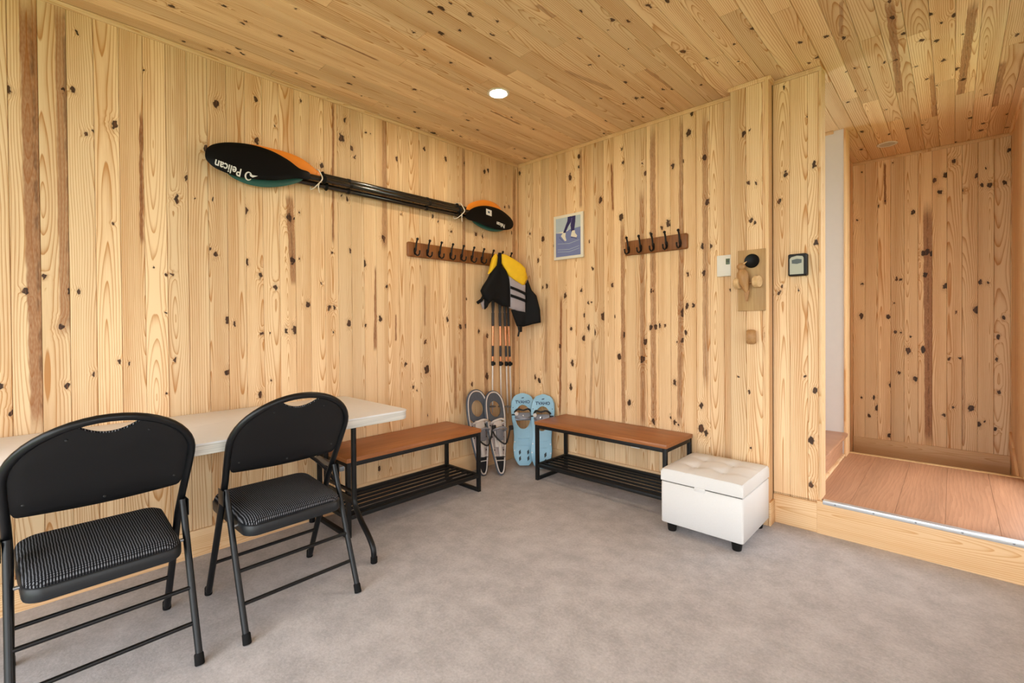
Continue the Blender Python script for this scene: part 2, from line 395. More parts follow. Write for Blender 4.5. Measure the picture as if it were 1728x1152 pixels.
def knots(surf, data):
    for it in data.split(';'):
        q = [float(t) for t in it.split(',')]
        p = surf_pt(surf, q[0], q[1]); r = (q[2] if q[2] < 5 else 5+(q[2]-5)*.55)*(p-CAM).dot(c_fw)/FPX*.56
        hit = find(surf, p)
        if hit: hit[0][6].append((hit[1], hit[2], r))
def streak(surf, x0, y0, x1, y1, hw, sg):
    a = surf_pt(surf, x0, y0); b = surf_pt(surf, x1, y1); hit = find(surf, (a+b)/2)
    if not hit: return
    rec = hit[0]; la = ((a-rec[1]).dot(rec[2]), (a-rec[1]).dot(rec[3])); lb = ((b-rec[1]).dot(rec[2]), (b-rec[1]).dot(rec[3]))
    if la[1] > lb[1]: la, lb = lb, la
    lim = lambda t: max(-rec[4]/2, min(rec[4]/2, t))
    rec[0]['st'] = [lim(la[0]), lim(lb[0]), hw*((a+b)/2-CAM).dot(c_fw)/FPX]; rec[0]['sv'] = [la[1], lb[1], sg]

# backing shells of the room (boards hang on them as parts)
wall_left = struct(MB().box((-.06, -4.4, 0), (-.0125, .06, H+.05)).build('wall_left', 'void'))
wall_back = struct(MB().box((-.0125, .0125, 0), (1.83, .06, H+.05)).build('wall_back', 'void'))
wall_col = struct(MB().box((1.829, -.0825, 0), (2.021, .06, H+.05)).build('wall_column', 'void'))
wall_jamb = struct(MB().box((2.021, .0075, .0), (2.262, .1, H+.05)).build('wall_doorway', 'void'))
ceiling = struct(MB().box((-.06, -4.4, H+.0125), (4.76, .06, H+.05)).box((.9, .06, H+.0125), (3.3, 2.13, H+.05)).build('ceiling', 'void'))
floor_o = struct(MB().box((-.06, -4.4, -.08), (4.76, .06, 0)).build('floor', 'concrete'))

y = 0.0; i = 0
while y > -4.4:
    plank('left', wall_left, 'left', (0, y-BW/2, H/2), BW, H); y -= BW
x = 0.0
while x < 1.828-.001:
    wd = min(BW, 1.828-x)
    plank('back', wall_back, 'back', (x+wd/2, 0, H/2), wd, H); x += wd
x = 1.826
for wd in (BW, BW, 2.031-1.826-2*BW):
    plank('column', wall_col, 'back', (x+wd/2, -.095, H/2), wd, H); x += wd
# right flank of the column
o = link('plank', plank_mesh(.078, H, 'pine'), wall_col); frame(o, (2.033, -.056, H/2), (0, -1, 0), (0, 0, -1), (1, 0, 0)); seed(o)
x = 2.033
for wd in (BW, BW, 2.262-2.033-2*BW):
    plank('jamb', wall_jamb, 'back', (x+wd/2, -.005, H/2), wd, H); x += wd
# ceiling boards, laid along y with staggered end joints
joints = {0: [-2.07], 1: [-1.48, -.2], 2: [-.35], 3: [-1.9], 5: [-1.25]}
x = 0.0; i = 0
while x < 3.95:
    y1 = 2.07 if 1.88 < x < 3.12 else 0.0
    if i in joints: cuts = joints[i]
    else:
        cuts = []; c = y1-random.uniform(.35, 1.5)
        while c > -3.0: cuts.append(c); c -= random.uniform(.9, 2.1)
    b = y1
    for c in sorted(cuts, reverse=True)+[-4.4]:
        plank('ceil', ceiling, 'ceil', (x+BW/2, (b+c)/2, H), BW, b-c); b = c
    x += BW; i += 1

# room behind the camera: pine-lined walls with a wide garage opening and an added side window for fill light
struct(MB().box((4.70, -4.4, 0), (4.76, -3.4, H)).box((4.70, -1.6, 0), (4.76, .06, H)).box((4.70, -3.4, 0), (4.76, -1.6, .85)).box((4.70, -3.4, 2.1), (4.76, -1.6, H)).build('wall_right', 'pine_trim'))
struct(MB().box((-.06, -4.46, 0), (.5, -4.4, H)).box((4.4, -4.46, 0), (4.76, -4.4, H)).box((.5, -4.46, 2.3), (4.4, -4.4, H)).build('wall_front', 'pine_trim'))
struct(MB().box((3.15, .0, 0), (4.76, .06, H)).build('wall_back_right', 'pine_trim'))
struct(MB().box((-14, -30, -.16), (24, -4.46, -.1)).box((4.76, -4.46, -.16), (24, 9, -.1)).box((3.21, .07, -.16), (4.755, 9, -.1)).build('ground_outside', 'grass'))

# raised platform, landing and stair
plat = struct(MB().box((2.0, -.005, 0), (3.13, 1.24, .176)).build('floor_platform', 'void'))
x = 2.205
for wd in (.19, .19, .19, .19, .19):
    wd2 = min(wd, 3.12-x)
    o = link('floor_plank', plank_mesh(wd2, 1.23, 'laminate', .009, .001), plat); frame(o, (x+wd2/2, .625, .185), (1, 0, 0), (0, 1, 0), (0, 0, 1)); seed(o); x += wd2
struct(MB().box((2.1, 1.24, -.05), (3.2, 2.1, 0)).build('floor_landing', 'laminate'))
o = MB().box((2.15, 1.225, .158), (3.12, 1.262, .189), .005).build('trim_nosing', 'bird_pale'); struct(o)
# alcove walls
wall_ab = struct(MB().box((2.08, 2.0825, -.05), (3.2, 2.13, H+.05)).build('wall_alcove_back', 'void'))
x = 2.15; k = 0
while x < 3.128:
    wd = min(BW, 3.13-x); plank('alcove', wall_ab, 'back', (x+wd/2, 2.07, H/2), wd, H); x += wd
wall_ar = struct(MB().box((3.1325, 1.12, 0), (3.2, 2.1, H+.05)).box((3.1325, .06, 0), (3.2, .12, H+.05)).box((3.1325, .12, 0), (3.2, 1.12, .22)).box((3.1325, .12, 2.4), (3.2, 1.12, H+.05)).build('wall_alcove_right', 'void'))  # unseen opening added in this wall to bring more daylight into the alcove
y = 2.07
while y > 1.2:
    plank('alcr', wall_ar, 'right', (3.12, y-BW/2, H/2), BW, H); y -= BW
wall_al = struct(MB().box((2.08, 1.25, -.05), (2.138, 2.09, H+.05)).build('wall_alcove_left', 'void'))
y = 2.07
while y > 1.29:
    plank('alcl', wall_al, 'left', (2.15, y-BW/2, H/2), BW, H); y -= BW
wall_st = struct(MB().box((.9, 1.09, 0), (2.222, 1.25, H)).build('wall_stair', 'white_paint'))
def board(name, size, org, ux, uy, uz, mat='pine_trim', parent=None, bev=.002):
    """a board with its length along local y, so the grain follows it"""
    a, b, c = size
    o = MB().box((-a/2, -b/2, -c/2), (a/2, b/2, c/2), bev).build(name, mat, parent); frame(o, org, ux, uy, uz); return seed(o)
X, Y, Z = (1, 0, 0), (0, 1, 0), (0, 0, 1); nX, nY, nZ = (-1, 0, 0), (0, -1, 0), (0, 0, -1)
tn = [0]
def trim(size, org, ux, uy, uz, mat='pine_trim', name=None):
    tn[0] += 1; return struct(board(name or 'trim_%d' % tn[0], size, org, ux, uy, uz, mat))
trim((.17, H, .014), (2.229, 1.168, H/2), Y, Z, X)                                   # end cap of the white stair wall
# stair going up to the left
def m4(org, ux, uy, uz): return Matrix(((ux[0], uy[0], uz[0], org[0]), (ux[1], uy[1], uz[1], org[1]), (ux[2], uy[2], uz[2], org[2]), (0, 0, 0, 1)))
for s_i in range(4):
    zt = .362+.18*s_i; x1 = 2.238-.25*s_i
    so = (x1-.135, .595, zt-.013)
    st = board('stair_step', (.97, .29, .026), so, nY, X, Z, 'laminate', None, .008); struct(st)
    rh = zt-.026 if s_i == 0 else .16
    rb = board('riser_board', (rh, .97, .016), (0, 0, 0), X, Y, Z, 'laminate', st)
    rb.matrix_local = m4(so, nY, X, Z).inverted() @ m4((x1-.03, .595, zt-.026-rh/2), Z, nY, X)
struct(MB().box((.86, .06, 0), (.9, .3, H+.05)).box((.86, .9, 0), (.9, 1.25, H+.05)).box((.86, .3, 0), (.9, .9, 1.25)).box((.86, .3, 2.25), (.9, .9, H+.05)).build('wall_stair_end', 'white_paint'))  # out of view; opening added here to brighten the white stair wall
trim((.02, .97, .016), (2.222, .595, .196), Z, Y, X)                                  # small moulding at the stair foot
# jamb lining
trim((.115, H-.165, .012), (2.268, .047, (H+.165)/2), Y, Z, X)
# step riser board and aluminium threshold
baseb = trim((.165, .225, .016), (2.149, -.013, .0825), Z, X, nY, 'pine_trim', 'baseboard_doorway')
trim((.185, .88, .02), (2.695, -.015, .0875), Z, X, nY, 'pine_trim', 'trim_step_riser')
th = struct(MB().box((2.283, -.029, .1805), (3.12, .004, .1895), .002).box((2.283, -.031, .168), (3.12, -.0265, .1895), .001).build('trim_threshold', 'alu'))
for i in range(5):
    MB().lathe([(.0045, 0), (.0045, .0012), (.002, .002)], 12, Matrix.Translation((2.34+.165*i, -.031, .179)) @ Matrix.Rotation(R(90), 4, 'X')).build('screw', 'screw', th)
# baseboards
trim((.135, 4.4, .015), (.0075, -2.2, .0675), Z, nY, X, 'pine_trim', 'baseboard_left')
trim((.135, 1.81, .015), (.915, -.0075, .0675), Z, X, nY, 'pine_trim', 'baseboard_back')
trim((.135, .205, .014), (1.929, -.102, .0675), Z, X, nY, 'pine_trim', 'baseboard_column')
trim((.135, .09, .012), (2.039, -.064, .0675), Z, Y, X, 'pine_trim', 'baseboard_column_side')
trim((.149, .96, .014), (2.635, 2.063, .0745), Z, X, nY, 'pine_trim', 'baseboard_alcove')
trim((.13, .8, .014), (3.113, 1.66, .14), (0, -.35, .937), (0, .937, .35), X, 'pine_trim', 'baseboard_alcove_right')
# ceiling trims
def crown(L, org, along, out):
    tn[0] += 1; m = MB()
    prof = [(0, 0), (.012, 0), (.016, -.004), (.012, -.009), (.012, -.014), (.008, -.022), (0, -.022)]
    o = Vector(out); a = Vector(along)
    pts = lambda t: [tuple(o*p + Vector((0, 0, 1))*q + a*t) for p, q in prof]
    m.rings([pts(-L/2), pts(L/2)]); ob = m.build('trim_%d' % tn[0], 'pine_trim', None, 20); ob.location = org; seed(ob); return struct(ob)
crown(4.4, (0, -2.2, H), Y, X); crown(1.82, (.91, 0, H), X, nY); crown(.235, (1.932, -.095, H), X, nY); crown(.075, (2.033, -.05, H), Y, X)
crown(.24, (2.155, -.005, H), X, nY); crown(.97, (2.635, 2.07, H), X, nY); crown(1.2, (1.56, 1.09, H), X, nY); crown(.95, (3.12, 1.595, H), Y, nX)
# slim corner moulding beside the column
trim((.02, H-.13, .012), (2.026, -.1, (H+.13)/2), X, Z, nY)

# --- knots and streaks, read off the photograph
knots('left', '15,152,8;130,55,3;243,119,3;124,152,6;107,152,4;146,226,5;158,221,3;194,211,9;191,377,3;315,300,5;298,334,5;329,335,2;359,335,2.5;366,176,8;348,251,8;432,167,4;433,237,6;508,171,2.5;464,213,2.5;543,281,7;577,233,11;582,202,5;593,250,6;598,265,3;415,355,8;488,367,10;496,370,4;506,359,3;577,331,4;586,335,4;43,492,5;74,467,5;116,491,5;133,492,4;103,551,9;113,651,5;158,631,4;201,609,4;20,696,5;1,650,5;280,463,3;292,463,4;280,528,2.5;295,606,3;281,664,3;218,612,3;355,419,5;364,431,5;416,442,6;385,540,8;396,547,4;385,628,9;297,337,5;259,451,2;440,464,5;433,419,3;465,484,6;495,439,9;506,435,2.5;519,514,6;483,557,7;498,556,11;442,562,4;426,567,3;456,563,2;458,642,3;439,666,5;542,478,3;560,427,3;556,519,5;564,518,4;562,560,2.5;591,423,4;589,546,7;615,445,6;617,549,3;642,538,5;653,483,4;717,577,4;720,623,11;755,539,5;697,652,4;704,659,2.5;777,551,5;787,549,5;787,505,3;797,648,4;808,559,4;822,566,4;822,634,8;722,701,2.5;684,614,4;617,223,2.5;625,226,2;647,401,7;752,269,4;784,276,4;818,289,5;824,288,4;761,390,4;803,396,4;814,399,3;851,349,3;859,349,2.5;863,392,3;716,251,3;669,268,4;677,361,2;730,365,3;740,372,3;655,810,4;640,790,6')
for a in ((52, 0, 78, 720, 15, .9), (108, 8, 118, 560, 12, .75), (238, 190, 239, 410, 2.5, 1), (562, 170, 562, 410, 2, .9), (488, 330, 497, 480, 6, .8), (636, 450, 633, 590, 3, .9), (668, 530, 668, 575, 1.5, .9), (650, 190, 650, 420, 6, .6), (783, 240, 784, 690, 4.5, .7), (868, 280, 866, 700, 4, .7), (719, 580, 719, 660, 4, .8), (818, 560, 822, 690, 4.5, .7), (768, 600, 769, 690, 3, .7), (717, 480, 717, 550, 2, .6)): streak('left', *a)
knots('back', '977,264,4;976,282,3;962,299,6;1013,338,6;1050,251,3;1052,274,4;1089,293,4;1084,276,2;916,403,6;894,394,3;908,438,4;936,415,4;995,407,2.5;1000,453,3;1048,366,7;1098,394,4;877,292,4;923,482,4;916,485,2.5;954,499,6;981,490,4;1033,480,4;1018,533,9;993,510,3;998,510,2.5;986,532,4;964,554,4;993,553,5;1003,560,5;985,570,6;966,612,5;963,653,5;903,637,5;910,642,5;945,584,4;1037,534,2.5;1053,566,6;1045,601,6;1089,576,8;1084,606,8;1098,552,5;1107,552,6;1062,680,7;1099,490,3;1103,490,2;1103,711,6;877,654,2;1168,191,4;1162,225,7;1135,279,5;1153,272,3;1189,266,7;1193,340,6;1128,378,8;1117,385,4;1185,415,5;1192,412,2.5;1199,416,6;1162,398,3;1160,462,4;1188,461,5;1195,459,3;1159,516,5;1170,515,4;1152,527,8;1112,550,6;1122,549,3;1157,561,4;1164,561,3;1152,574,6;1142,578,3;1139,645,6;1146,649,2.5;1132,704,4;1138,712,5;1145,717,3;1183,724,11;1191,730,6;1183,684,5;1233,489,3')
for a in ((953, 262, 950, 360, 4, .9), (980, 250, 980, 350, 3, .6), (1032, 275, 1034, 355, 1.8, 1), (1050, 370, 1052, 720, 3.5, .8), (1101, 210, 1103, 720, 5, .75), (1083, 320, 1085, 720, 4.5, .7), (947, 500, 945, 700, 2.2, 1), (922, 500, 921, 630, 3, .5), (1151, 193, 1147, 720, 4.5, .75), (1190, 190, 1191, 650, 5, .6), (1000, 570, 996, 700, 2.5, .5)): streak('back', *a)
knots('column', '1255,227,5;1265,220,2.5;1263,308,4;1276,310,4;1268,371,5;1274,376,3;1292,564,5;1263,661,3;1266,756,3;1246,635,2')
knots('jamb', '1314,494,5;1323,148,3;1362,196,2;1374,278,5;1377,410,5;1315,340,5;1326,294,5;1320,482,2.5;1347,489,3;1358,634,3;1376,659,5;1369,742,8;1369,818,7')
knots('alcove', '1455,290,2;1507,274,2;1482,347,2.5;1494,339,2.5;1447,372,3;1541,358,4;1595,295,5;1578,304,5;1610,272,5;1587,324,5;1624,321,4;1649,296,6;1657,313,4;1670,312,5;1664,283,2.5;1703,253,5;1695,307,5;1714,280,5;1698,367,3;1513,470,3;1520,471,3;1455,479,3;1596,483,7;1655,476,4;1666,477,3.5;1564,425,7;1572,427,5;1558,428,5;1561,464,5;1454,533,6;1499,534,4;1509,512,2;1511,560,3;1520,561,3;1532,591,7;1536,567,2;1544,639,5;1517,629,3;1503,649,4;1454,670,2.5;1475,671,3;1481,688,5;1467,701,3;1500,735,4;1558,590,6;1648,522,8;1613,527,2;1601,605,3;1620,604,3;1694,536,4;1684,568,4;1681,606,4;1687,661,3.5;1609,687,3;1593,701,4;1638,688,8;1652,716,5;1661,711,3;1679,724,4')
for a in ((1565, 345, 1568, 745, 5.5, .9), (1644, 244, 1643, 752, 7, .7), (1493, 275, 1494, 345, 1.5, 1), (1625, 600, 1624, 750, 3, .4)): streak('alcove', *a)
knots('ceil', '290,11,7;376,9,5;416,36,3;410,40,5;472,60,6;500,15,3.5;492,85,4;385,89,5;402,82,4;408,90,4;309,70,4;355,83,4;498,123,3;529,146,3;546,63,4;727,21,4;745,14,8;761,6,4;794,24,6;839,36,4;830,58,4;744,56,6;697,54,3.5;717,84,5;762,106,4.5;827,98,4;775,51,4;790,150,5;700,151,4;784,191,3;598,130,3;590,141,4;609,161,2.5;655,180,2.5;700,189,3;731,224,6;707,216,4;672,199,2;764,220,2.5;777,230,2.5;806,219,4;864,198,3;544,63,3;790,203,4;980,19,4;1061,36,6;1033,33,6;1027,51,2.5;978,65,4;995,109,4;1061,82,3;1055,139,6;1011,94,3;1047,113,2;1052,110,2;1153,87,7;1192,98,5;1094,9,7;1125,1,6;1211,106,2.5;1184,143,3;1119,151,4;1134,150,3;1074,166,6;1085,164,4;1117,183,4;1013,166,3;1053,175,3;1085,197,4;1023,204,4;1067,204,4;1020,225,3.5;900,218,4;886,267,4;901,173,2;868,251,3;1238,75,3;1269,49,8;1246,104,2.5;1395,61,6;1379,97,4;1365,106,3;1350,72,5;1424,64,5;1501,3,5;1505,30,8;1524,57,7;1570,24,5;1611,26,8;1589,38,4;1556,68,5;1580,69,5;1614,116,7;1592,102,5;1512,101,5;1493,105,3;1467,113,3;1443,115,3;1428,121,3;1564,133,4;1546,112,3;1581,144,3;1625,134,5;1663,160,4;1638,199,5;1660,208,4;1655,220,6;1531,217,5;1501,226,4;1556,211,4;1455,222,5;1431,172,3;1460,152,3;1444,154,3;1495,185,3;1701,192,5;1699,215,5;1716,58,5;1453,252,4;1612,240,4;1626,58,2.5')
for a in ((1501, 5, 1519, 165, 5, .8), (1643, 5, 1609, 225, 5, .8), (1690, 105, 1673, 195, 6, .75), (1580, 122, 1580, 218, 5, .7), (1420, 2, 1419, 61, 3, .6), (525, 52, 640, 103, 2, .9), (775, 163, 880, 211, 2, .8), (1083, 112, 1135, 150, 3, .6), (905, 8, 960, 45, 4, .6), (950, 120, 1040, 150, 5, .45)): streak('ceil', *a)
for recs in PLANKS.values():
    for rec in recs:
        ks = sorted(rec[6], key=lambda t: -t[2])[:NK]
        for i, kk in enumerate(ks): rec[0]['k%d' % i] = list(kk)


# ================================================================== THINGS
# ---- white folding table along the left wall
TX0, TX1, TY0, TY1, TZ = .018, .742, -3.50, -1.652, .728
tc = thing('folding_table', 'long white-topped folding table against the left plank wall behind the two chairs', 'table', ((TX0+TX1)/2, (TY0+TY1)/2, 0))
tw, tl = (TX1-TX0)/2, (TY1-TY0)/2
def rrect(a, b, r, n=6):
    out = []
    for cx, cy, a0 in ((a-r, b-r, 0), (-a+r, b-r, 90), (-a+r, -b+r, 180), (a-r, -b+r, 270)):
        for i in range(n+1):
            t = R(a0+90*i/n); out.append((cx+r*math.cos(t), cy+r*math.sin(t)))
    return out
m = MB(); m.rings([[(x, y, TZ-.006) for x, y in rrect(tw, tl, .05)], [(x, y, TZ-.0015) for x, y in rrect(tw, tl, .05)], [(x, y, TZ) for x, y in rrect(tw-.0025, tl-.0025, .0475)]]); m.build('tabletop', 'table_top', tc, 50)
m = MB(); m.rings([[(x, y, TZ-.046) for x, y in rrect(tw-.004, tl-.004, .05)], [(x, y, TZ-.043) for x, y in rrect(tw-.0015, tl-.0015, .05)], [(x, y, TZ-.0062) for x, y in rrect(tw-.0015, tl-.0015, .05)]]); m.build('edge_band', 'table_edge', tc, 50)
for sy in (1, -1):
    yl = sy*(tl-.212)
    for sx in (1, -1):
        pts = bez([(sx*.16, yl, .680), (sx*.16, yl, .5), (sx*.16, yl, .33), (sx*.168, yl, .245), (sx*.225, yl, .178), (sx*.30, yl, .12), (sx*.345, yl, .07), (sx*.352, yl, .02)], 5)
        leg = MB().tube(pts, .0135, 12).build('leg', 'black_steel', tc)
        MB().lathe([(.015, 0), (.0165, .003), (.0165, .028), (.0145, .031)], 14, Matrix.Translation((sx*.352, yl, 0))).build('foot_cap', 'rubber', leg)
    MB().tube([(-.16, yl, .30), (.16, yl, .30)], .010, 10).build('cross_bar', 'black_steel', tc)
    MB().tube([(-.2, yl, .665), (.2, yl, .665)], .012, 10).build('pivot_bar', 'black_steel', tc)
    MB().box((-.165, yl-.004, .235), (.165, yl+.004, .275), .002).build('gusset_plate', 'black_steel', tc)
    MB().tube(bez([(0, yl-sy*.012, .31), (0, yl-sy*.12, .46), (0, yl-sy*.38, .674)], 5), .009, 10).build('fold_brace', 'black_steel', tc)
    MB().box((-.19, yl-sy*.02, .405), (.1, yl-sy*.045, .43), .003).box((-.195, yl-sy*.02, .395), (-.187, yl-sy*.045, .43), .001).build('lock_bracket', 'grey_metal', tc)

# ---- two black folding chairs with their backs to the room
def backx(z):  # x of the back tube (local) at height z
    P = [(.0, -.23), (.46, -.025), (.56, .03), (.66, .082), (.72, .115), (.80, .165), (.86, .205), (.90, .222)]
    for (z0, x0), (z1, x1) in zip(P, P[1:]):
        if z <= z1: return x0+(x1-x0)*(z-z0)/(z1-z0)
    return P[-1][1]
AR, AZ, AH = .235, .715, .172
def arch_z(yy): return AZ + AH*math.sqrt(max(0, 1-(yy/AR)**2))
def make_chair(label):
    t = thing('folding_chair', label, 'chair', (0, 0, 0), 0, 'black folding chairs at the table')
    half = [(-.23, .222, .012), (-.128, .222, .23), (-.025, .222, .46), (.03, .226, .56), (.082, .233, .66)]
    pts = [Vector(p) for p in half]
    for i in range(25):
        th_ = math.pi*i/24; yy = AR*math.cos(th_); zz = AZ+AH*math.sin(th_); pts.append(Vector((backx(zz), yy, zz)))
    pts += [Vector((p[0], -p[1], p[2])) for p in reversed(half)]
    fr = MB().tube(pts, .0128, 12).build('back_frame', 'black_steel', t)
    for sgn in (1, -1):
        MB().lathe([(.0135, 0), (.015, .003), (.0145, .032), (.0125, .036)], 14, Matrix.Translation((-.233, sgn*.222, 0))).build('foot_cap', 'rubber', fr)
        lg = MB().tube(bez([(.24, sgn*.223, .012), (.155, sgn*.2235, .21), (.079, sgn*.224, .40), (.031, sgn*.224, .52)], 5), .0115, 12).build('leg', 'black_steel', t)
        MB().lathe([(.0135, 0), (.015, .003), (.0145, .034), (.0125, .038)], 14, Matrix.Translation((.243, sgn*.222, 0)) @ Matrix.Rotation(R(-20), 4, 'Y') ).build('foot_cap', 'rubber', lg)
        MB().box((-.012, sgn*.237, .462), (.05, sgn*.2405, .522), .0015).build('hinge_plate', 'black_steel', t)
        MB().tube([(.083, sgn*.19, .388), (.083, sgn*.224, .388)], .006, 10).build('pivot_pin', 'screw', t)
    for px_, pz in ((.19, .125), (.148, .234)):
        MB().tube([(px_, -.222, pz), (px_, .222, pz)], .0075, 10).build('stretcher', 'black_steel', t)
    MB().tube([(-.157, -.222, .163), (-.157, .222, .163)], .0075, 10).build('stretcher', 'black_steel', t)
    # backrest panel with the grip hole under the top tube
    def grid(off0, off1, inset=0.):
        cols = 36; rows = 14; vs = []; W = AR-.012-inset
        for side, off in ((0, off0), (1, off1)):
            for i in range(cols+1):
                yy = -W*math.cos(math.pi*i/cols); a = min(1, abs(yy)/W)
                zb = .588 - .012*math.cos(yy/W*math.pi/2) + inset
                if a > .93: zb += (a-.93)/.07*.03
                zt_ = AZ + (AH-.004-inset)*math.sqrt(max(0, 1-(yy/(W+.002))**2))
                dip = .048*max(0, math.cos(min(1, abs(yy)/.082)*math.pi/2))**.8 if abs(yy) < .082 else 0
                zt_ -= dip+inset*.3
                if a > .97: zt_ = max(zt_, zb+.06)
                for j in range(rows+1):
                    zz = zb+(zt_-zb)*j/rows; e = min(j, rows-j)/rows; q = min(1, e*5)*min(1, (1-a)*6+.15)
                    vs.append((backx(zz)+off*(.35+.65*q), yy, zz))
        n1 = (cols+1)*(rows+1); fs = []
        for i in range(cols):
            for j in range(rows):
                a0 = i*(rows+1)+j; b0 = a0+rows+1
                fs.append((a0, b0, b0+1, a0+1)); fs.append((n1+a0, n1+a0+1, n1+b0+1, n1+b0))
        for i in range(cols):
            for j in (0, rows):
                a0 = i*(rows+1)+j; b0 = a0+rows+1; fs.append((a0, b0, n1+b0, n1+a0))
        for j in range(rows):
            for i in (0, cols):
                a0 = i*(rows+1)+j; fs.append((a0, a0+1, n1+a0+1, n1+a0))
        return vs, fs
    m = MB(); m.add(*grid(.008, -.008)); bk = m.build('backrest', 'black_vinyl', t, 60)
    m = MB(); m.add(*grid(-.007, -.026, .006)); m.build('back_cushion', 'rib', t, 60)
    hole = []
    for i in range(21):
        yy = -.08+.16*i/20; zt_ = AZ+(AH-.004)*math.sqrt(1-(yy/(AR-.01))**2) - .048*max(0, math.cos(min(1, abs(yy)/.082)*math.pi/2))**.8
        hole.append((backx(zt_)-.006, yy, zt_+.001))
    MB().tube(hole, .0045, 8).build('grip_welt', 'rib', bk)
    for yy, zz in ((-.1, .83), (.1, .83), (-.19, .63), (.19, .63), (0, .602)):
        MB().lathe([(.0045, 0), (.0042, .0015), (.002, .0024)], 10, Matrix.Translation((backx(zz)+.0075, yy, zz)) @ Matrix.Rotation(R(72), 4, 'Y')).build('rivet', 'black_steel', bk)
    # seat
    def sr(inset, z, tilt=.045, r=.05):
        out = []
        for x, y in rrect(.205-inset, .205-inset, max(.008, r-inset*.3), 6):
            yy = y*(1-.04*(x/.205)); out.append((x-.035, yy, z - tilt*x))
        return out
    m = MB(); m.rings([sr(.012, .362), sr(.002, .366), sr(0, .372), sr(0, .403), sr(.004, .408)]); m.build('seat_pan', 'seat_pan', t, 50)
    m = MB(); m.rings([sr(.006, .405), sr(.004, .412), sr(.010, .426), sr(.024, .436), sr(.05, .441), sr(.1, .444), sr(.16, .445)]); m.build('seat_cushion', 'rib', t, 70)
    return t
ch2 = make_chair('black folding chair with its back to the room, nearer the wooden bench under the paddles')
ch1 = copy_tree(ch2); ch1['label'] = 'black folding chair in the foreground, cut off by the left edge of the picture'
ch2.location = (.672, -2.271, 0); ch2.rotation_euler.z = R(1)
ch1.location = (.672, -2.862, 0); ch1.rotation_euler.z = R(1)

# ---- shoe benches
def make_bench(label, loc, rz, Lb=1.04):
    """local: length along x, front at -y"""
    t = thing('shoe_bench', label, 'bench', loc, rz, 'wooden shoe benches along the walls')
    L, D, Ht, q = Lb, .385, .44, .024
    bt_ = MB().box((-D/2, -L/2, -.0125), (D/2, L/2, .0125), .003).build('bench_top', 'bench_wood', t); seed(bt_)
    bt_.matrix_local = Matrix.Translation((0, 0, Ht-.0125)) @ Matrix.Rotation(R(90), 4, 'Z')
    xl, yl = L/2-q/2-.004, D/2-q/2-.004; zt = Ht-.0252
    for sx in (-1, 1):
        for sy in (-1, 1):
            MB().box((sx*xl-q/2, sy*yl-q/2, 0), (sx*xl+q/2, sy*yl+q/2, zt), .0015).build('leg', 'frame_black', t)
        MB().box((sx*xl-q/2, -yl+q/2, zt-q), (sx*xl+q/2, yl-q/2, zt), .0015).build('end_rail', 'frame_black', t)
        MB().box((sx*xl-q/2, -yl+q/2, .0), (sx*xl+q/2, yl-q/2, .022), .0015).build('floor_rail', 'frame_black', t)
        MB().box((sx*xl-q/2, -yl+q/2, .10), (sx*xl+q/2, yl-q/2, .122), .0015).build('shelf_end', 'frame_black', t)
    for sy in (-1, 1):
        MB().box((-xl+q/2, sy*yl-q/2, zt-q), (xl-q/2, sy*yl+q/2, zt), .0015).build('long_rail', 'frame_black', t)
        MB().box((-xl+q/2, sy*yl-q/2, .10), (xl-q/2, sy*yl+q/2, .122), .0015).build('shelf_rail', 'frame_black', t)
    for i in range(5):
        yy = -yl+(i+1)*2*yl/6
        MB().box((-xl+q/2, yy-.009, .104), (xl-q/2, yy+.009, .118), .001).build('shelf_slat', 'frame_black', t)
    return t
make_bench('wooden shoe bench on black metal legs beside the white table, under the paddles', (.212, -1.335, 0), R(-90), 1.0)
make_bench('wooden shoe bench on black metal legs against the back wall, left of the white ottoman', (1.04, -.212, 0), 0)

# ---- storage ottoman
ot = thing('storage_ottoman', 'white tufted faux leather storage ottoman with black feet beside the back-wall bench', 'ottoman', (1.822, -.345, 0))
OW, OD = .218, .226
m = MB(); m.rings([[(x, y, z) for x, y in rrect(OW-i_, OD-i_, .012)] for z, i_ in ((.052, .004), (.056, 0), (.276, 0), (.280, .003))]); m.build('storage_box', 'leather', ot, 50)
MB().box((-OW+.008, -OD+.008, .278), (OW-.008, OD-.008, .287)).build('lid_gap', 'seam_gap', ot)
# lid: domed, tufted top
N = 34; vs = []; fs = []
tufts = [(a*OW*.36, b*OD*.36) for a in (-1, 1) for b in (-1, 1)]
for i in range(N+1):
    for j in range(N+1):
        a = -1+2*i/N; b = -1+2*j/N; sa = math.copysign(1-(1-abs(a))**1.25, a); sb = math.copysign(1-(1-abs(b))**1.25, b)
        x, y = sa*OW, sb*OD; ed = max(abs(a), abs(b))
        z = .349 + .016*(1-a**4)*(1-b**4)
        if ed > .97: z -= .012*((ed-.97)/.03)
        for tx, ty in tufts:
            d2 = (x-tx)**2+(y-ty)**2; z -= .016*math.exp(-d2/.0016)
        for line in (tufts[0][0], tufts[2][0]): z -= .0045*math.exp(-((x-line)/.010)**2)*(1-a**6)*(1-b**6)
        for line in (tufts[0][1], tufts[1][1]): z -= .0045*math.exp(-((y-line)/.010)**2)*(1-a**6)*(1-b**6)
        vs.append((x, y, z))
idx = lambda i, j: i*(N+1)+j
for i in range(N):
    for j in range(N): fs.append((idx(i, j), idx(i+1, j), idx(i+1, j+1), idx(i, j+1)))
per = [idx(i, 0) for i in range(N)] + [idx(N, j) for j in range(N)] + [idx(i, N) for i in range(N, 0, -1)] + [idx(0, j) for j in range(N, 0, -1)]
base = len(vs); npe = len(per)
for q in per: vs.append((vs[q][0], vs[q][1], .288))
for q in per: vs.append((vs[q][0]*.985, vs[q][1]*.985, .285))
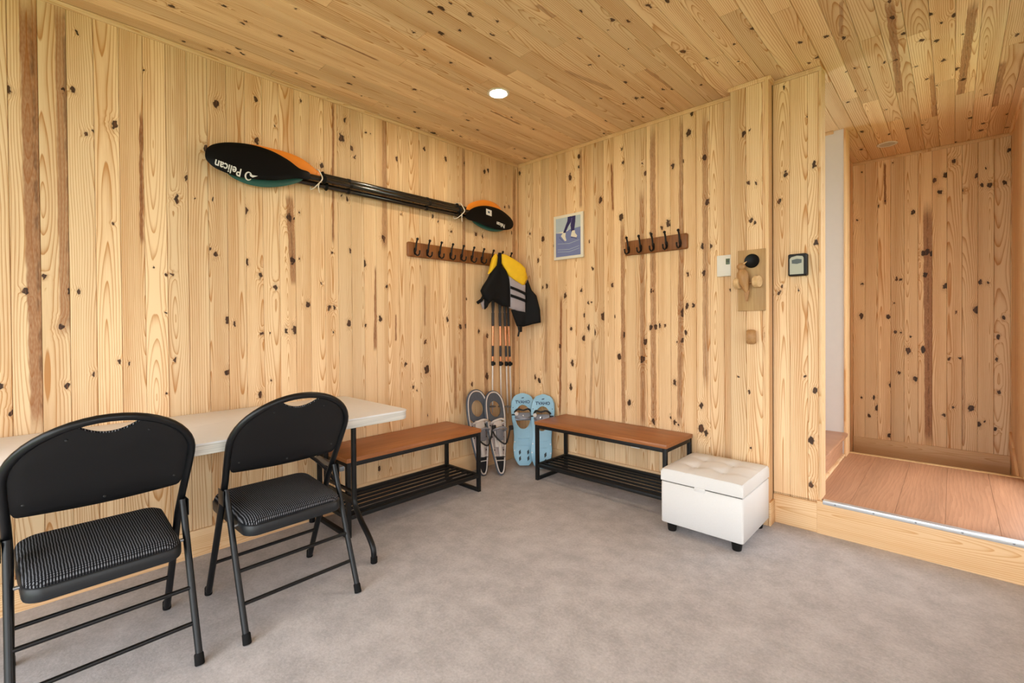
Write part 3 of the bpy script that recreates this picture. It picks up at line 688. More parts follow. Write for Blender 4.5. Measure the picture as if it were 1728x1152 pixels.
for i in range(npe):
    j = (i+1) % npe; fs.append((per[i], per[j], base+j, base+i)); fs.append((base+i, base+j, base+npe+j, base+npe+i))
fs.append(tuple(base+npe+i for i in range(npe)))
lid = MB().add(vs, fs).build('lid', 'leather', ot, 45)
for tx, ty in tufts:
    MB().lathe([(.009, 0), (.008, .003), (.004, .005)], 12, Matrix.Translation((tx, ty, .346))).build('button', 'leather', lid)
for tx in (tufts[0][0], tufts[2][0]):
    MB().tube([(tx, -OD*.99, .338), (tx, -OD*.99, .29)], .0012, 6).build('seam', 'seam', lid)
MB().box((-.028, -OD-.003, .268), (.028, -OD+.002, .289), .0015).build('pull_tab', 'leather', lid)
for sx in (-1, 1):
    for sy in (-1, 1):
        MB().lathe([(.021, 0), (.023, .004), (.028, .052)], 20, Matrix.Translation((sx*(OW-.045), sy*(OD-.045), 0))).build('foot', 'plastic_black', ot)

# ---- coat hook racks
def make_rack(name, label, L, n, pitch, x0, org, ux, uz):
    """local: x along the wall, y up, z out of the wall"""
    t = thing(name, label, 'hook rack'); frame(t, org, ux, Z, uz)
    hgt = .104
    bd = MB(); prof = [(0, .0), (.0, .012), (.004, .016), (.0045, .0175), (.010, .0185)]
    bd.rings([[(a, b, z) for a, b in rrect(L/2-i_, hgt/2-i_, .012)] for i_, z in prof]); bo = bd.build('backboard', 'rack_wood', t, 30); seed(bo)
    me = {}
    for i in range(n):
        hx = x0+i*pitch
        if not me:
            m = MB(); m.rings([[(a*.0085, b*.026-.012, z) for a, b in [(math.cos(2*math.pi*k/14), math.sin(2*math.pi*k/14)) for k in range(14)]] for z in (.018, .022)])
            m.tube(bez([(0, -.018, .022), (0, -.004, .032), (0, .018, .036), (0, .042, .041), (0, .066, .052)], 5), [.0072]*8+[.006]*8+[.0062]*5, 10)
            m.tube(bez([(0, -.02, .022), (0, -.038, .036), (0, -.046, .056), (0, -.037, .075), (0, -.02, .080)], 5), .0055, 10)
            for cx, cy, cz, rr_ in ((0, .070, .054, .0100), (0, -.018, .080, .0066), (0, -.012, .024, .0088)):
                bm = bmesh.new(); bmesh.ops.create_uvsphere(bm, u_segments=12, v_segments=8, radius=rr_); m.bm(bm, Matrix.Translation((cx, cy, cz)))
            me['h'] = m.mesh('hook'); me['h'].materials.append(MAT['hook'])
        hk = link('hook', me['h'], t); hk.location = (hx, 0, 0)
    return t
make_rack('coat_rack', 'long reddish wooden coat rack with ten dark double hooks below the paddles', 1.075, 10, .1075, -.4825, (0, -.6275, 1.705), Y, X)
make_rack('coat_rack', 'short wooden coat rack with five dark double hooks right of the skating picture', .462, 5, .0955, -.196, (1.297, 0, 1.711), X, nY)

# ---- skating picture
pc = thing('canvas_picture', 'small canvas print of ice skates on blue ice hanging on the back wall', 'picture'); frame(pc, (.559, 0, 1.868), X, Z, nY)
MB().box((-.144, -.178, 0), (.144, .178, .02), .002).build('canvas', 'canvas', pc)
def art(name, poly, mat, lv): return MB().prism([(a*.122, b*.156) for a, b in poly], .0196+.0003*lv, .0202+.0003*lv).build(name, mat, pc, 0)
art('printed_sky', [(-1, .25), (1, .40), (1, 1), (-1, 1)], 'art_sky', 0)
art('printed_ice', [(-1, -1), (1, -1), (1, .40), (.2, .36), (-.35, .2), (-1, .25)], 'art_ice', 0)
art('printed_leg', [(.0, 1), (.32, 1), (.28, .75), (.02, .5), (-.18, .22), (-.40, .20), (-.22, .5), (-.04, .78)], 'art_navy', 2)
art('printed_leg', [(.34, 1), (.62, 1), (.6, .7), (.50, .22), (.26, .22), (.22, .6), (.26, .8)], 'art_navy', 3)
for dx, dy in ((-.38, 0.), (.38, .04)):
    art('printed_skate', [(dx-.03, .22+dy), (dx+.18, .22+dy), (dx+.2, .08+dy), (dx+.36, -.07+dy), (dx+.3, -.16+dy), (dx-.14, -.06+dy), (dx-.1, .08+dy)] if dx > 0 else
        [(dx-.02, .22), (dx+.2, .2), (dx+.18, 0), (dx+.26, -.2), (dx+.14, -.22), (dx-.18, .06), (dx-.16, .1)], 'canvas', 4)
    art('printed_blade', [(dx-.14, -.09+dy), (dx+.34, -.19+dy), (dx+.34, -.22+dy), (dx-.14, -.12+dy)] if dx > 0 else [(dx-.32, .04), (dx+.1, -.3), (dx+.13, -.33), (dx-.3, -.01)], 'art_navy', 5)
for yy in (-.32, -.62, -.74):
    art('printed_scratch', [(-.85, yy), (.1, yy-.06), (.9, yy+.06), (.9, yy+.075), (.1, yy-.04), (-.85, yy+.015)], 'art_sky', 2)
art('printed_shadow', [(.3, .9), (.36, .9), (.24, .5), (.2, .5)], 'art_shade', 5)

# ---- thermostat, lockbox, outlets
t = thing('thermostat', 'white wall thermostat with small screen left of the wooden bird', 'thermostat'); frame(t, (1.762, 0, 1.524), X, Z, nY)
MB().box((-.043, -.066, 0), (.043, .066, .024), .004).build('cover', 'white_plastic', t)
sc_ = MB().box((.012, .006, .0235), (.036, .042, .0248), .0005).build('screen', 'lcd', t)
for i, (a, b) in enumerate(((.016, .032), (.022, .032), (.028, .030))): MB().box((a, b-.012, .0247), (a+.0035, b, .0252)).build('digit', 'lcd_dark', sc_)
t = thing('key_lockbox', 'black and grey key lockbox on the boards beside the doorway opening', 'lockbox'); frame(t, (2.166, -.005, 1.491), X, Z, nY)
m = MB(); m.rings([[(a, b, z) for a, b in rrect(.046-i_, .062-i_, .009)] for i_, z in ((0, 0), (0, .036), (.004, .042))]); m.build('case', 'plastic_black', t, 40)
fp = [(-.036, -.053), (.032, -.053), (.032, .036), (.026, .046), (0, .05), (-.028, .044), (-.036, .034)]
pl = MB().prism(fp, .0415, .0455).build('face_plate', 'box_grey', t, 20)
MB().prism([(-.025, .008), (.0, .004), (.022, .009), (.023, .028), (.0, .033), (-.026, .027)], .0452, .0462).build('dial_window', 'box_dark', pl, 20)
for (nm, lab, org, ux, uz) in (('wall_outlet', 'white wall outlet half hidden behind the bench under the paddles', (0, -1.01, .318), Y, X), ('wall_outlet', 'white wall outlet half hidden behind the back-wall bench', (1.135, 0, .325), X, nY)):
    t = thing(nm, lab, 'outlet', group='white wall outlets'); frame(t, org, ux, Z, uz)
    MB().box((-.035, -.057, 0), (.035, .057, .006), .002).build('cover_plate', 'white_plastic', t)
    for b in (-.02, .02): MB().lathe([(.0165, 0), (.016, .0015)], 18, Matrix.Translation((0, b, .006))).build('socket', 'white_plastic', t)

# ---- wooden bird knocker
t = thing('bird_knocker', 'carved wooden woodpecker mounted on a board with a black disc', 'ornament'); frame(t, (1.947, -.095, 1.415), X, Z, nY)
bo = MB().box((-.075, -.178, 0), (.075, .178, .016), .002).build('mount_board', 'bird_board', t); seed(bo)
MB().lathe([(.040, 0), (.041, .006), (.037, .012), (.03, .010), (.0, .009)], 28, Matrix.Translation((.003, .112, .016))).build('strike_disc', 'gloss_black', t)
bd = seed(MB().lathe([(.004, -.085), (.012, -.07), (.019, -.045), (.029, -.012), (.032, .015), (.028, .04), (.017, .058), (.0, .064)], 20, Matrix.Translation((-.030, .005, .058)) @ Matrix.Rotation(R(12), 4, 'Z') @ Matrix.Rotation(R(-90), 4, 'X')).build('bird_body', 'bird', t))
m = MB(); bm = bmesh.new(); bmesh.ops.create_uvsphere(bm, u_segments=16, v_segments=10, radius=.023); m.bm(bm, Matrix.Translation((-.043, .078, .06))); hd = seed(m.build('bird_head', 'bird', t))
MB().lathe([(.008, 0), (.004, .016), (.001, .03)], 10, Matrix.Translation((-.035, .09, .06)) @ Matrix.Rotation(R(35), 4, 'Z') @ Matrix.Rotation(R(90), 4, 'Y')).build('beak', 'bird_pale', hd)
seed(MB().prism([(-.014, 0), (.014, 0), (.004, -.062), (-.004, -.062)], -.006, .006, lambda a, b, d: (a-.014, b-.062, .057+d)).build('bird_tail', 'bird', t))
for dx, dy in ((.036, -.012), (-.066, -.016)):
    seed(MB().lathe([(.030, 0), (.033, .003), (.033, .028), (.030, .031)], 24, Matrix.Translation((dx-.010, dy, .052)) @ Matrix.Rotation(R(78), 4, 'Y')).build('wheel', 'bird_pale', t))
MB().tube([(-.066, -.014, .052), (.05, -.014, .052)], .004, 8).build('axle', 'bird', t)
MB().box((-.026, -.018, .014), (-.014, .004, .050), .002).build('pivot_block', 'bird', t)
kn = seed(MB().lathe([(.0, -.025), (.034, -.025), (.041, -.018), (.043, 0), (.041, .018), (.034, .025), (.0, .025)], 28, Matrix.Translation((1.947, -.122, 1.085)) @ Matrix.Rotation(R(14), 4, 'Z') @ Matrix.Diagonal((1, .64, 1, 1)) @ Matrix.Rotation(R(90), 4, 'Y')).build('wall_peg', 'bird', None)); tag(kn, 'round wooden peg on the wall below the woodpecker board', 'peg')

# ---- ceiling lights
for lab, (lx, ly), on in (('lit round recessed ceiling light above the room corner', (.793, -1.033), True), ('unlit round recessed ceiling light in the alcove ceiling', (2.42, 1.693), False)):
    t = thing('recessed_light', lab, 'ceiling light', (lx, ly, H))
    MB().lathe([(.066, .0), (.066, -.0035), (.060, -.006), (.053, -.0055), (.05, -.002), (.05, 0)], 32).build('rim', 'lamp_rim', t)
    MB().lathe([(.0515, -.0015), (.05, -.0045), (.03, -.0055), (.0, -.006)], 28).build('lens', 'lamp_on' if on else 'lamp_off', t)

# ---- kayak paddles tied together on the left wall
def smooth_poly(pts, n=5):
    P = [Vector((p[0], p[1], 0)) for p in pts]; m = len(P); out = []
    for i in range(m):
        a, b, c, d = P[i-1], P[i], P[(i+1) % m], P[(i+2) % m]
        for j in range(n):
            t = j/n; q = .5*((2*b) + (c-a)*t + (2*a-5*b+4*c-d)*t*t + (3*b-a-3*c+d)*t*t*t); out.append((q.x, q.y))
    return out
def blade(outline_px, xw, mat, parent, spoon=.012, th_=.0045):
    """blade outline read on the plane x = xw, given a spoon curve and thickness"""
    pl_ = smooth_poly(outline_px, 5); W = [onx(a, b, xw) for a, b in pl_]
    cy = sum(p.y for p in W)/len(W); cz = sum(p.z for p in W)/len(W)
    hl = max(abs(p.y-cy) for p in W)
    def ring(s_, dx):
        out = []
        for p in W:
            y_ = cy+(p.y-cy)*s_; z_ = cz+(p.z-cz)*s_
            out.append((xw+dx + spoon*((y_-cy)/hl)**2*.4 - spoon*((z_-cz)/.09)**2*.5, y_, z_))
        return out
    m = MB(); m.rings([ring(.25, -th_), ring(.7, -th_), ring(.97, -th_*.8), ring(1, -th_*.3), ring(1, th_*.3), ring(.97, th_*.8), ring(.7, th_), ring(.25, th_)])
    return m.build('blade', mat, parent, 50)
ZS = 2.047
def shaft_pts(z, x): return [(x, -1.98, z), (x, -1.5, z), (x, -1.0, z), (x, -.60, z)]
pads = [('kayak_paddle', 'kayak paddle with black blades in front of the orange and green paddles', 'gloss_black', .074, ZS-.008,
         [(346, 259), (349, 250), (361, 243), (385, 240), (420, 243), (455, 253), (485, 269), (505, 284), (522, 291), (522, 303), (500, 301), (465, 304), (430, 302), (395, 296), (365, 284), (352, 274), (347, 267)],
         [(786, 361), (800, 350), (820, 347), (843, 353), (860, 366), (866, 377), (862, 386), (846, 388), (825, 383), (806, 375), (789, 370)]),
        ('kayak_paddle', 'kayak paddle with orange blades behind the black paddle', 'orange', .046, ZS+.022,
         [(390, 247), (420, 243), (450, 248), (485, 257), (510, 268), (530, 284), (540, 294), (536, 301), (518, 300), (490, 295), (450, 285), (415, 275), (395, 262)],
         [(787, 350), (795, 342), (815, 337), (832, 341), (843, 350), (842, 358), (825, 361), (800, 360), (788, 358)]),
        ('kayak_paddle', 'kayak paddle with green blades below the black paddle', 'green', .034, ZS-.034,
         [(384, 293), (400, 285), (440, 288), (480, 290), (505, 296), (512, 301), (500, 309), (470, 315), (440, 315), (410, 308)],
         [(795, 366), (815, 364), (840, 372), (852, 384), (845, 390), (828, 390), (808, 382), (797, 374)])]
for nm, lab, mt, xw, zs, lo, ro in pads:
    t = thing(nm, lab, 'paddle', (0, -1.25, 0), 0, 'kayak paddles tied together on the left wall')
    t.location = (0, 0, 0)
    sp_ = .003 if mt == 'gloss_black' else .012
    bl = blade(lo, xw+.012, mt, t, sp_); br = blade(ro, xw+.012, mt, t, sp_)
    lt = onx(lo[-5][0] if mt != 'gloss_black' else 522, 297 if mt != 'green' else 300, xw)
    ly = -1.90 if mt == 'gloss_black' else (-1.84 if mt == 'orange' else -1.93)
    ry = -.66 if mt == 'gloss_black' else -.69
    MB().tube([(xw+.008, ly-.10, zs+.006), (xw, ly-.02, zs), (xw, -1.25, zs), (xw, ry+.02, zs), (xw+.008, ry+.10, zs-.006)], [.006, .0165, .0165, .0165, .006], 14).build('shaft', 'shaft', t)
    for yy in (-1.79, -.745):
        MB().lathe([(.0165, -.008), (.023, -.007), (.026, -.003), (.023, .003), (.0165, .010)], 18, Matrix.Translation((xw, yy+(.03 if mt == 'green' else 0), zs)) @ Matrix.Rotation(R(90), 4, 'X')).build('drip_ring', 'rubber', t)
    for yy in (-1.62, -1.02):
        MB().lathe([(.0165, -.010), (.0186, -.009), (.0186, .009), (.0165, .010)], 16, Matrix.Translation((xw, yy, zs)) @ Matrix.Rotation(R(90), 4, 'X')).build('joint_collar', 'plastic_black', t)
    if mt == 'gloss_black':
        def on_blade(px, py): return onx(px, py, xw+.0172)
        c0 = on_blade(385, 283); d = (on_blade(368, 276)-on_blade(402, 289)).normalized(); n = Vector((1, 0, 0)); up_ = n.cross(d)
        mt4 = Matrix(((d.x, up_.x, n.x, c0.x), (d.y, up_.y, n.y, c0.y), (d.z, up_.z, n.z, c0.z), (0, 0, 0, 1)))
        text_mesh('Pelican', .052, 'lettering', 'print_white', bl, mt4 @ Matrix.Diagonal((.86, 1.15, 1, 1)), .0012, 2)
        # bird-head mark ahead of the lettering
        m = MB(); m.tube([tuple(mt4 @ Vector((-.098+.015*math.cos(a_), .003+.021*math.sin(a_), 0))) for a_ in [R(-150+300*i_/14) for i_ in range(15)]], [.0022+.0018*math.sin(math.pi*i_/14) for i_ in range(15)], 6)
        m.build('emblem_ring', 'print_white', bl, 0)
        m = MB(); m.prism([(-.106, -.010), (-.100, -.020), (-.116, -.020), (-.140, -.026), (-.118, -.008)], -.0012, .0012, lambda a, b, dd_: tuple(mt4 @ Vector((a, b+.01, dd_)))); m.build('emblem', 'print_white', bl, 0)
        c1 = on_blade(845, 379); d1 = (on_blade(835, 376)-on_blade(853, 383)).normalized(); up1 = n.cross(d1)
        mt5 = Matrix(((d1.x, up1.x, n.x, c1.x), (d1.y, up1.y, n.y, c1.y), (d1.z, up1.z, n.z, c1.z), (0, 0, 0, 1)))
        text_mesh('Pelican', .040, 'lettering', 'print_white', br, mt5 @ Matrix.Diagonal((.86, 1.1, 1, 1)), .0012, 2)
        c2 = on_blade(825, 358); mt6 = Matrix.Translation((c2.x, c2.y, c2.z))
        m = MB(); m.prism([(-.03, -.022), (.03, -.028), (.03, .018), (-.03, .024)], -.001, .0012, lambda a, b, dd_: (c2.x+dd_, c2.y+a, c2.z+b)); st_ = m.build('sticker', 'print_white', br, 0)
        m = MB(); m.prism([(-.012, -.006), (.008, -.008), (.008, .006), (-.012, .008)], .0012, .0016, lambda a, b, dd_: (c2.x+dd_, c2.y+a, c2.z+b)); m.build('sticker_mark', 'blue_dark', st_, 0)
for yy, lab in ((-1.815, 'white cord tied around the paddle shafts beside the large blades at left'), (-.715, 'white cord tied around the paddle shafts beside the blades near the corner')):
    lp = [(.012, yy-.012, ZS+.052), (.06, yy-.004, ZS+.048), (.085, yy, ZS+.02), (.103, yy+.002, ZS-.014), (.09, yy-.012, ZS-.04), (.055, yy-.03, ZS-.066), (.014, yy-.03, ZS-.06), (.011, yy-.02, ZS)]
    m = MB(); pts_ = bez(lp+[lp[0]], 6)[:-1]; m.tube(pts_, .0035, 8, True)
    t = thing('tie_cord', lab, 'cord', (0, 0, 0), 0, 'white cords tied around the paddles'); m.build('loop', 'cord', t)
    MB().tube(bez([(.09, yy-.012, ZS-.04), (.094, yy-.018, ZS-.065), (.085, yy-.008, ZS-.095)], 5), .003, 8).build('loose_end', 'cord', t)
    MB().tube([(-.004, yy-.012, ZS+.052), (.02, yy-.012, ZS+.056)], .003, 8).build('nail', 'screw', t)

# ---- life vest on the last hooks of the long rack
VN = [(795, onx(795, 470, .075)), (843, onx(843, 470, .105)), (859, onx(859, 470, .145)), (887, ony(887, 470, -.135)), (915, ony(915, 470, -.075))]
def vplan(px):
    for (a, p), (b, q) in zip(VN, VN[1:]):
        if px <= b or b == VN[-1][0]:
            f = max(0, min(1, (px-a)/(b-a))); return Vector((p.x+(q.x-p.x)*f, p.y+(q.y-p.y)*f, 0)), Vector((q.x-p.x, q.y-p.y, 0)).normalized()
def vpt(px, py, off):
    p, d = vplan(px); nrm = Vector((d.y, -d.x, 0)); p = p+nrm*off
    dist = (p-CAM); dist.z = 0; r = ray(px, py); k_ = dist.length/math.hypot(r.x, r.y); return (p.x, p.y, CAM.z+r.z*k_)
def pad(name, crop, mat, parent, th_=.03, off=0., inner=(.9, .7, .35)):
    poly = [(800+a/7.2, 415+b/7.2) for a, b in crop]; ex = []
    for i, p in enumerate(poly):
        q = poly[(i+1) % len(poly)]; ex += [p, ((p[0]+q[0])/2, (p[1]+q[1])/2)]
    cx = sum(p[0] for p in ex)/len(ex); cy = sum(p[1] for p in ex)/len(ex)
    rg = lambda s_, o: [vpt(cx+(a-cx)*s_, cy+(b-cy)*s_, off+o) for a, b in ex]
    m = MB(); m.rings([rg(.8, -th_*.5), rg(.98, -th_*.4), rg(1, 0), rg(.985, th_*.3), rg(inner[0], th_*.52), rg(inner[1], th_*.62), rg(inner[2], th_*.68)]); return m.build(name, mat, parent, 60)
t = thing('life_vest', 'yellow grey and black life vest hanging on the coat rack in the corner', 'life vest')
pad('side_panel', [(270, 240), (330, 235), (390, 300), (425, 400), (432, 560), (430, 740), (340, 730), (280, 690), (215, 655), (160, 690), (120, 640), (85, 545), (110, 490), (170, 400), (215, 310)], 'vest_black', t, .05)
pad('shoulder_loop', [(290, 80), (330, 80), (328, 160), (325, 255), (268, 255), (283, 160)], 'vest_black', t, .018, .012)
pad('back_panel', [(240, 150), (285, 92), (300, 130), (285, 240), (225, 310), (190, 340), (220, 230)], 'vest_yellow', t, .03, -.02)
pad('collar_panel', [(325, 95), (380, 100), (470, 150), (560, 210), (620, 270), (648, 390), (612, 472), (580, 475), (500, 425), (420, 365), (370, 275), (330, 200)], 'vest_yellow', t, .04, .0)
fp_ = pad('front_panel', [(412, 355), (500, 420), (580, 470), (620, 468), (618, 640), (615, 810), (520, 790), (430, 755), (425, 560)], 'vest_grey', t, .045, -.004)
pad('strap', [(425, 483), (520, 522), (618, 568), (618, 602), (520, 556), (425, 517)], 'vest_black', t, .016, .027)
pad('strap', [(428, 583), (520, 615), (618, 655), (618, 688), (520, 650), (428, 617)], 'vest_black', t, .016, .027)
pad('side_panel', [(645, 408), (690, 530), (750, 600), (775, 700), (795, 780), (800, 930), (700, 950), (600, 980), (525, 975), (490, 880), (455, 775), (520, 795), (612, 815), (618, 640), (620, 475)], 'vest_black', t, .035, -.012)
pad('buckle', [(525, 965), (582, 975), (580, 1042), (552, 1045), (540, 1100), (524, 1098), (538, 1030)], 'plastic_black', t, .014, -.006)
pad('waist_strap', [(112, 585), (80, 640), (28, 678), (45, 706), (84, 680), (125, 622)], 'vest_black', t, .016, -.004)
pad('lining', [(85, 690), (118, 655), (165, 680), (135, 730), (112, 766)], 'vest_grey', t, .014, -.012)
pad('hem', [(120, 650), (215, 655), (170, 700), (150, 745), (122, 770), (115, 700)], 'vest_black', t, .016, .0)

# ---- trekking poles hanging behind the vest
for i, (xt, xb, lab) in enumerate(((832, 831, 'trekking pole with copper shaft, leftmost of the four in the corner'), (843.5, 846, 'trekking pole with copper shaft, second from left of the four'), (851.5, 857, 'trekking pole with copper shaft, third from left of the four'), (857, 863.5, 'trekking pole with copper shaft, rightmost of the four in the corner'))):
    a = onx(xt, 515, .040); b = onx(xb, 697, .036); ax_ = (b-a)
    P = lambda py: a+ax_*((py-515)/(697-515))
    t = thing('trekking_pole', lab, 'trekking pole', (0, 0, 0), 0, 'trekking poles hanging in the corner')
    top = P(466)
    MB().tube([P(466), P(478), P(500), P(515), P(527)], [.014, .016, .0145, .014, .010], 12).build('handle', 'grip', t)
    MB().tube(bez([top, top+Vector((-.02, -.01, .03)), top+Vector((-.03, 0, .02)), P(470)], 5), .003, 6).build('wrist_strap', 'bind_black', t)
    MB().tube([P(527), P(528), P(549), P(550)], [.009, .0125, .0125, .009], 12).build('grip_sleeve', 'grip', t)
    MB().tube([P(524), P(585)], .009, 12).build('upper_tube', 'copper', t)
    MB().tube([P(583), P(584), P(600), P(601)], [.009, .0108, .0108, .009], 12).build('printed_band', 'grip', t)
    MB().tube([P(600), P(611)], .009, 12).build('middle_tube', 'copper', t)
    lk = MB().tube([P(609), P(610), P(616), P(617)], [.009, .014, .014, .009], 12).build('flick_lock', 'plastic_black', t)
    q = P(613); MB().box((q.x, q.y-.006, q.z-.012), (q.x+.026, q.y+.008, q.z+.012), .003).build('lever', 'plastic_black', lk)
    MB().tube([P(616), P(686)], .0072, 12).build('lower_tube', 'silver', t)
    q = P(685); m = MB(); m.lathe([(.008, .008), (.012, .004), (.028, .0), (.030, -.003), (.027, -.006), (.010, -.010)], 22, Matrix.Translation(q)); m.build('basket', 'basket', t)
    MB().tube([P(684), P(692), P(697)], [.0075, .0055, .003], 10).build('tip', 'silver', t)

# ---- snowshoes leaning in the corner
def lean(o, bottom, top, out):
    """local y from tail to toe, z out of the deck"""
    b = Vector(bottom); y_ = (Vector(top)-b).normalized(); z_ = Vector(out); z_ = (z_-y_*z_.dot(y_)).normalized(); x_ = y_.cross(z_)
    o.matrix_local = Matrix(((x_.x, y_.x, z_.x, b.x), (x_.y, y_.y, z_.y, b.y), (x_.z, y_.z, z_.z, b.z), (0, 0, 0, 1)))
def strip(prof, z0, z1):  # symmetric outline from (y, halfwidth)
    return MB().prism([(w_, y_) for y_, w_ in prof] + [(-w_, y_) for y_, w_ in reversed(prof)], z0, z1)
def interp(P, y_):
    for (a, b), (c, d) in zip(P, P[1:]):
        if y_ <= c: return b+(d-b)*(y_-a)/(c-a)
    return P[-1][1]
GP = [(0, .012), (.03, .030), (.10, .046), (.20, .066), (.32, .084), (.42, .094), (.50, .096), (.56, .090), (.60, .076), (.63, .05), (.645, .018)]
def grey_shoe(label, bottom, top, out):
    t = thing('snowshoe', label, 'snowshoe', group='snowshoes in the corner')
    out_ = [(w_, y_, 0) for y_, w_ in GP] + [(-w_, y_, 0) for y_, w_ in reversed(GP)]
    pts = bez(out_+[out_[0]], 4)[:-1]
    fr = MB().tube(pts, .009, 10, True).build('frame', 'deck_dark', t)
    MB().tube([(p.x*.93, p.y*.985+.005, .006) for p in pts], .0055, 8, True).build('frame_guard', 'bind_pale', t)
    ys = [.10+.30*i/8 for i in range(9)]
    strip([(y_, interp(GP, y_)-.006) for y_ in ys], -.003, .003).build('deck', 'deck_grey', t, 0)
    strip([(.012, .014), (.03, .026), (.09, .040), (.125, .044)], -.003, .006).build('tail_plate', 'tail_black', t, 0)
    for yy in (.10, .125, .14): MB().tube([(-interp(GP, yy), yy, .008), (interp(GP, yy), yy, .008)], .004, 6).build('tail_band', 'bind_pale' if yy != .125 else 'tail_black', t)
    # toe deck: a ring around the toe opening
    hole = [(.055*math.cos(a_), .505+.065*math.sin(a_)) for a_ in [2*math.pi*i/28 for i in range(28)]]
    outer = []
    for i in range(28):
        a_ = 2*math.pi*i/28; y_ = max(.40, min(.638, .51+.125*math.sin(a_))); lim = interp(GP, y_)-.004; outer.append((max(-lim, min(lim, .1*math.cos(a_))), y_))
    m = MB(); m.rings([[(a_, b_, -.003) for a_, b_ in hole], [(a_, b_, -.003) for a_, b_ in outer], [(a_, b_, .004) for a_, b_ in outer], [(a_, b_, .004) for a_, b_ in hole], [(a_, b_, -.003) for a_, b_ in hole]], False, False); m.build('toe_deck', 'deck_dark', t, 0)
    # binding
    b_ = MB().box((-.042, .20, .008), (.042, .41, .022), .006).build('binding_plate', 'bind_pale', t)
    MB().box((-.034, .25, .02), (.034, .34, .040), .01).build('heel_pad', 'bind_grey', t)
    MB().box((-.012, .13, .008), (.012, .235, .03), .005).build('heel_lift', 'bind_pale', t)
    for yy, zz in ((.40, .05), (.335, .06)):
        MB().tube(bez([(-.052, yy-.01, .008), (-.05, yy, zz), (0, yy+.012, zz+.018), (.05, yy, zz), (.052, yy-.01, .008)], 5), .008, 8).build('instep_strap', 'bind_pale' if yy > .39 else 'bind_grey', t)
    MB().tube(bez([(-.05, .32, .015), (-.06, .27, .06), (0, .215, .085), (.06, .27, .06), (.09, .335, .055), (.105, .35, .06)], 5), .0065, 8).build('heel_strap', 'bind_black', t)
    MB().box((.085, .325, .045), (.115, .362, .072), .005).build('ratchet', 'bind_black', t)
    for sx in (-1, 1):
        for yy in (.18, .28, .37): MB().lathe([(.006, 0), (.005, .003)], 10, Matrix.Translation((sx*interp(GP, yy)*.72, yy, .003))).build('rivet', 'bind_black', t)
    lean(t, bottom, top, out); return t
grey_shoe('grey snowshoe with black tail half hidden behind the paddle-wall bench', (.172, -.60, .012), (.046, -.56, .60), (1, -.12, .3))
grey_shoe('grey snowshoe with black tail leaning free on the left wall', (.262, -.50, .012), (.078, -.395, .575), (1, -.1, .3))

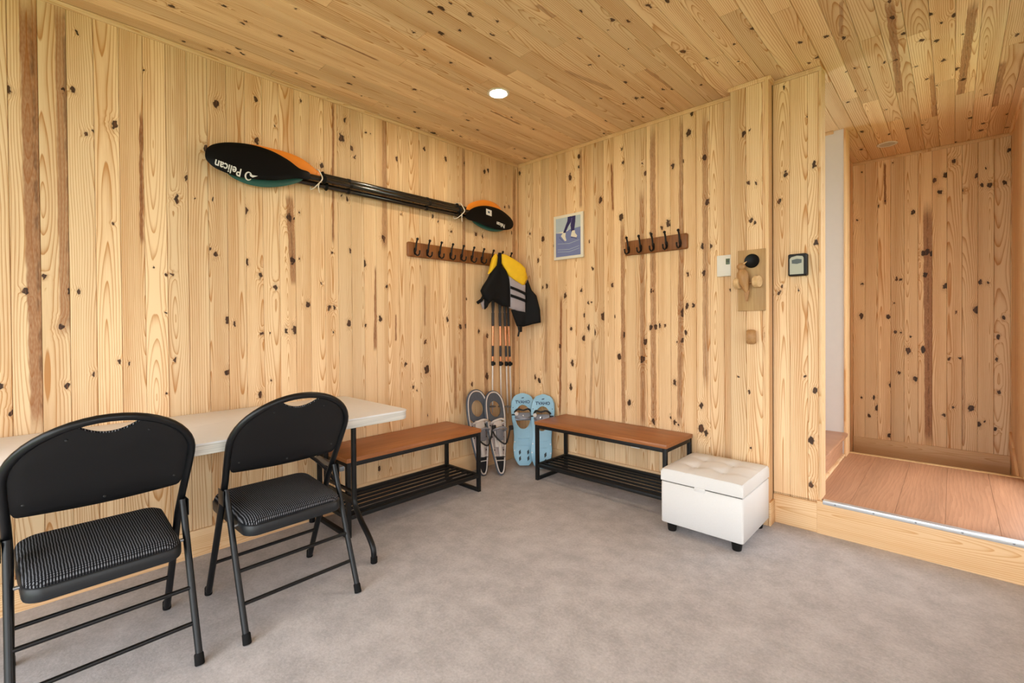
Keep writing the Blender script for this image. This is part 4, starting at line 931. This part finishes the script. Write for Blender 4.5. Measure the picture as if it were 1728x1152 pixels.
BP = [(0, .035), (.02, .058), (.07, .082), (.14, .088), (.22, .080), (.30, .084), (.38, .096), (.46, .101), (.52, .096), (.56, .078), (.585, .045), (.592, .012)]
def blue_shoe(label, bottom, top, out):
    t = thing('snowshoe', label, 'snowshoe', group='snowshoes in the corner')
    ys = [.592*i/40 for i in range(41)]
    outl = [(interp(BP, y_), y_) for y_ in ys] + [(-interp(BP, y_), y_) for y_ in reversed(ys)]
    n_ = len(outl); hc = .395
    # toe opening, sampled with as many points as the outline
    def hole_pt(a, b):
        ang = math.atan2((b-hc)/1.3, a); return (.064*math.cos(ang), hc+.098*math.sin(ang)*(1 if math.sin(ang) > 0 else 1.05))
    hole = [hole_pt(a, b) for a, b in outl]
    mid = [((a*.5+c*.5), (b*.5+d*.5)) for (a, b), (c, d) in zip(outl, hole)]
    R3 = lambda P, z: [(a, b, z) for a, b in P]
    sm = lambda P, s_: [(a*s_, .296+(b-.296)*s_) for a, b in P]
    m = MB(); m.rings([R3(hole, -.008), R3(sm(outl, .97), -.010), R3(outl, -.004), R3(outl, .006), R3(sm(outl, .965), .012), R3(mid, .006), R3(hole, .008), R3(hole, -.008)], False, False); m.build('deck', 'blue', t, 50)
    for sx in (-1, 1):
        for yy, sl in ((.105, .10), (.055, -.1)):
            m = MB(); m.prism([(sx*.034-.006, yy-.022), (sx*.034+.009, yy-.006), (sx*.034+.006, yy+.022), (sx*.034-.009, yy+.006)], .004, .0125); m.build('grip_slot', 'slot', t, 0)
        MB().lathe([(.005, 0), (.0045, .003)], 10, Matrix.Translation((sx*.074, .19, .010))).build('rivet', 'silver', t)
        MB().lathe([(.005, 0), (.0045, .003)], 10, Matrix.Translation((sx*.078, .12, .010))).build('rivet', 'silver', t)
        MB().lathe([(.004, 0), (.0035, .003)], 10, Matrix.Translation((sx*.082, .47, .008))).build('rivet', 'blue_dark', t)
    for yy in (.16, .215): MB().box((-.045, yy-.003, .009), (.045, yy+.003, .0135), .001).build('deck_rib', 'blue', t)
    text_mesh('TVAHO', .036, 'lettering', 'blue_dark', t, Matrix.Translation((0, .515, .0105)), .002, 2)
    MB().prism([(-.012, .545), (.010, .548), (.013, .556), (-.004, .554)], .008, .0128).build('emblem', 'blue_dark', t, 0)
    # binding across the opening
    MB().tube([(-.095, .41, .012), (.095, .41, .012)], .006, 10).build('toe_cord', 'bind_black', t)
    MB().box((-.066, .36, .012), (.066, .425, .03), .006).build('binding_plate', 'bind_grey', t)
    MB().tube(bez([(-.07, .43, .018), (-.045, .45, .05), (0, .44, .065), (.045, .45, .05), (.07, .43, .018)], 6), .0075, 8).build('toe_strap', 'bind_black', t)
    MB().tube(bez([(-.062, .39, .02), (-.03, .372, .055), (.03, .372, .055), (.062, .39, .02)], 6), .010, 8).build('instep_strap', 'bind_grey', t)
    MB().lathe([(.016, 0), (.016, .012), (.008, .016)], 16, Matrix.Translation((-.055, .415, .03))).build('buckle', 'bind_pale', t)
    MB().lathe([(.009, 0), (.006, .012)], 12, Matrix.Translation((0, .395, .055))).build('ratchet_pin', 'silver', t)
    lean(t, bottom, top, out); return t
blue_shoe('pale blue plastic snowshoe standing in the room corner', (.262, -.232, .016), (.138, -.112, .555), (1, -1, .35))
blue_shoe('pale blue plastic snowshoe behind the left leg of the back-wall bench', (.415, -.20, .016), (.330, -.068, .545), (.45, -1, .35))
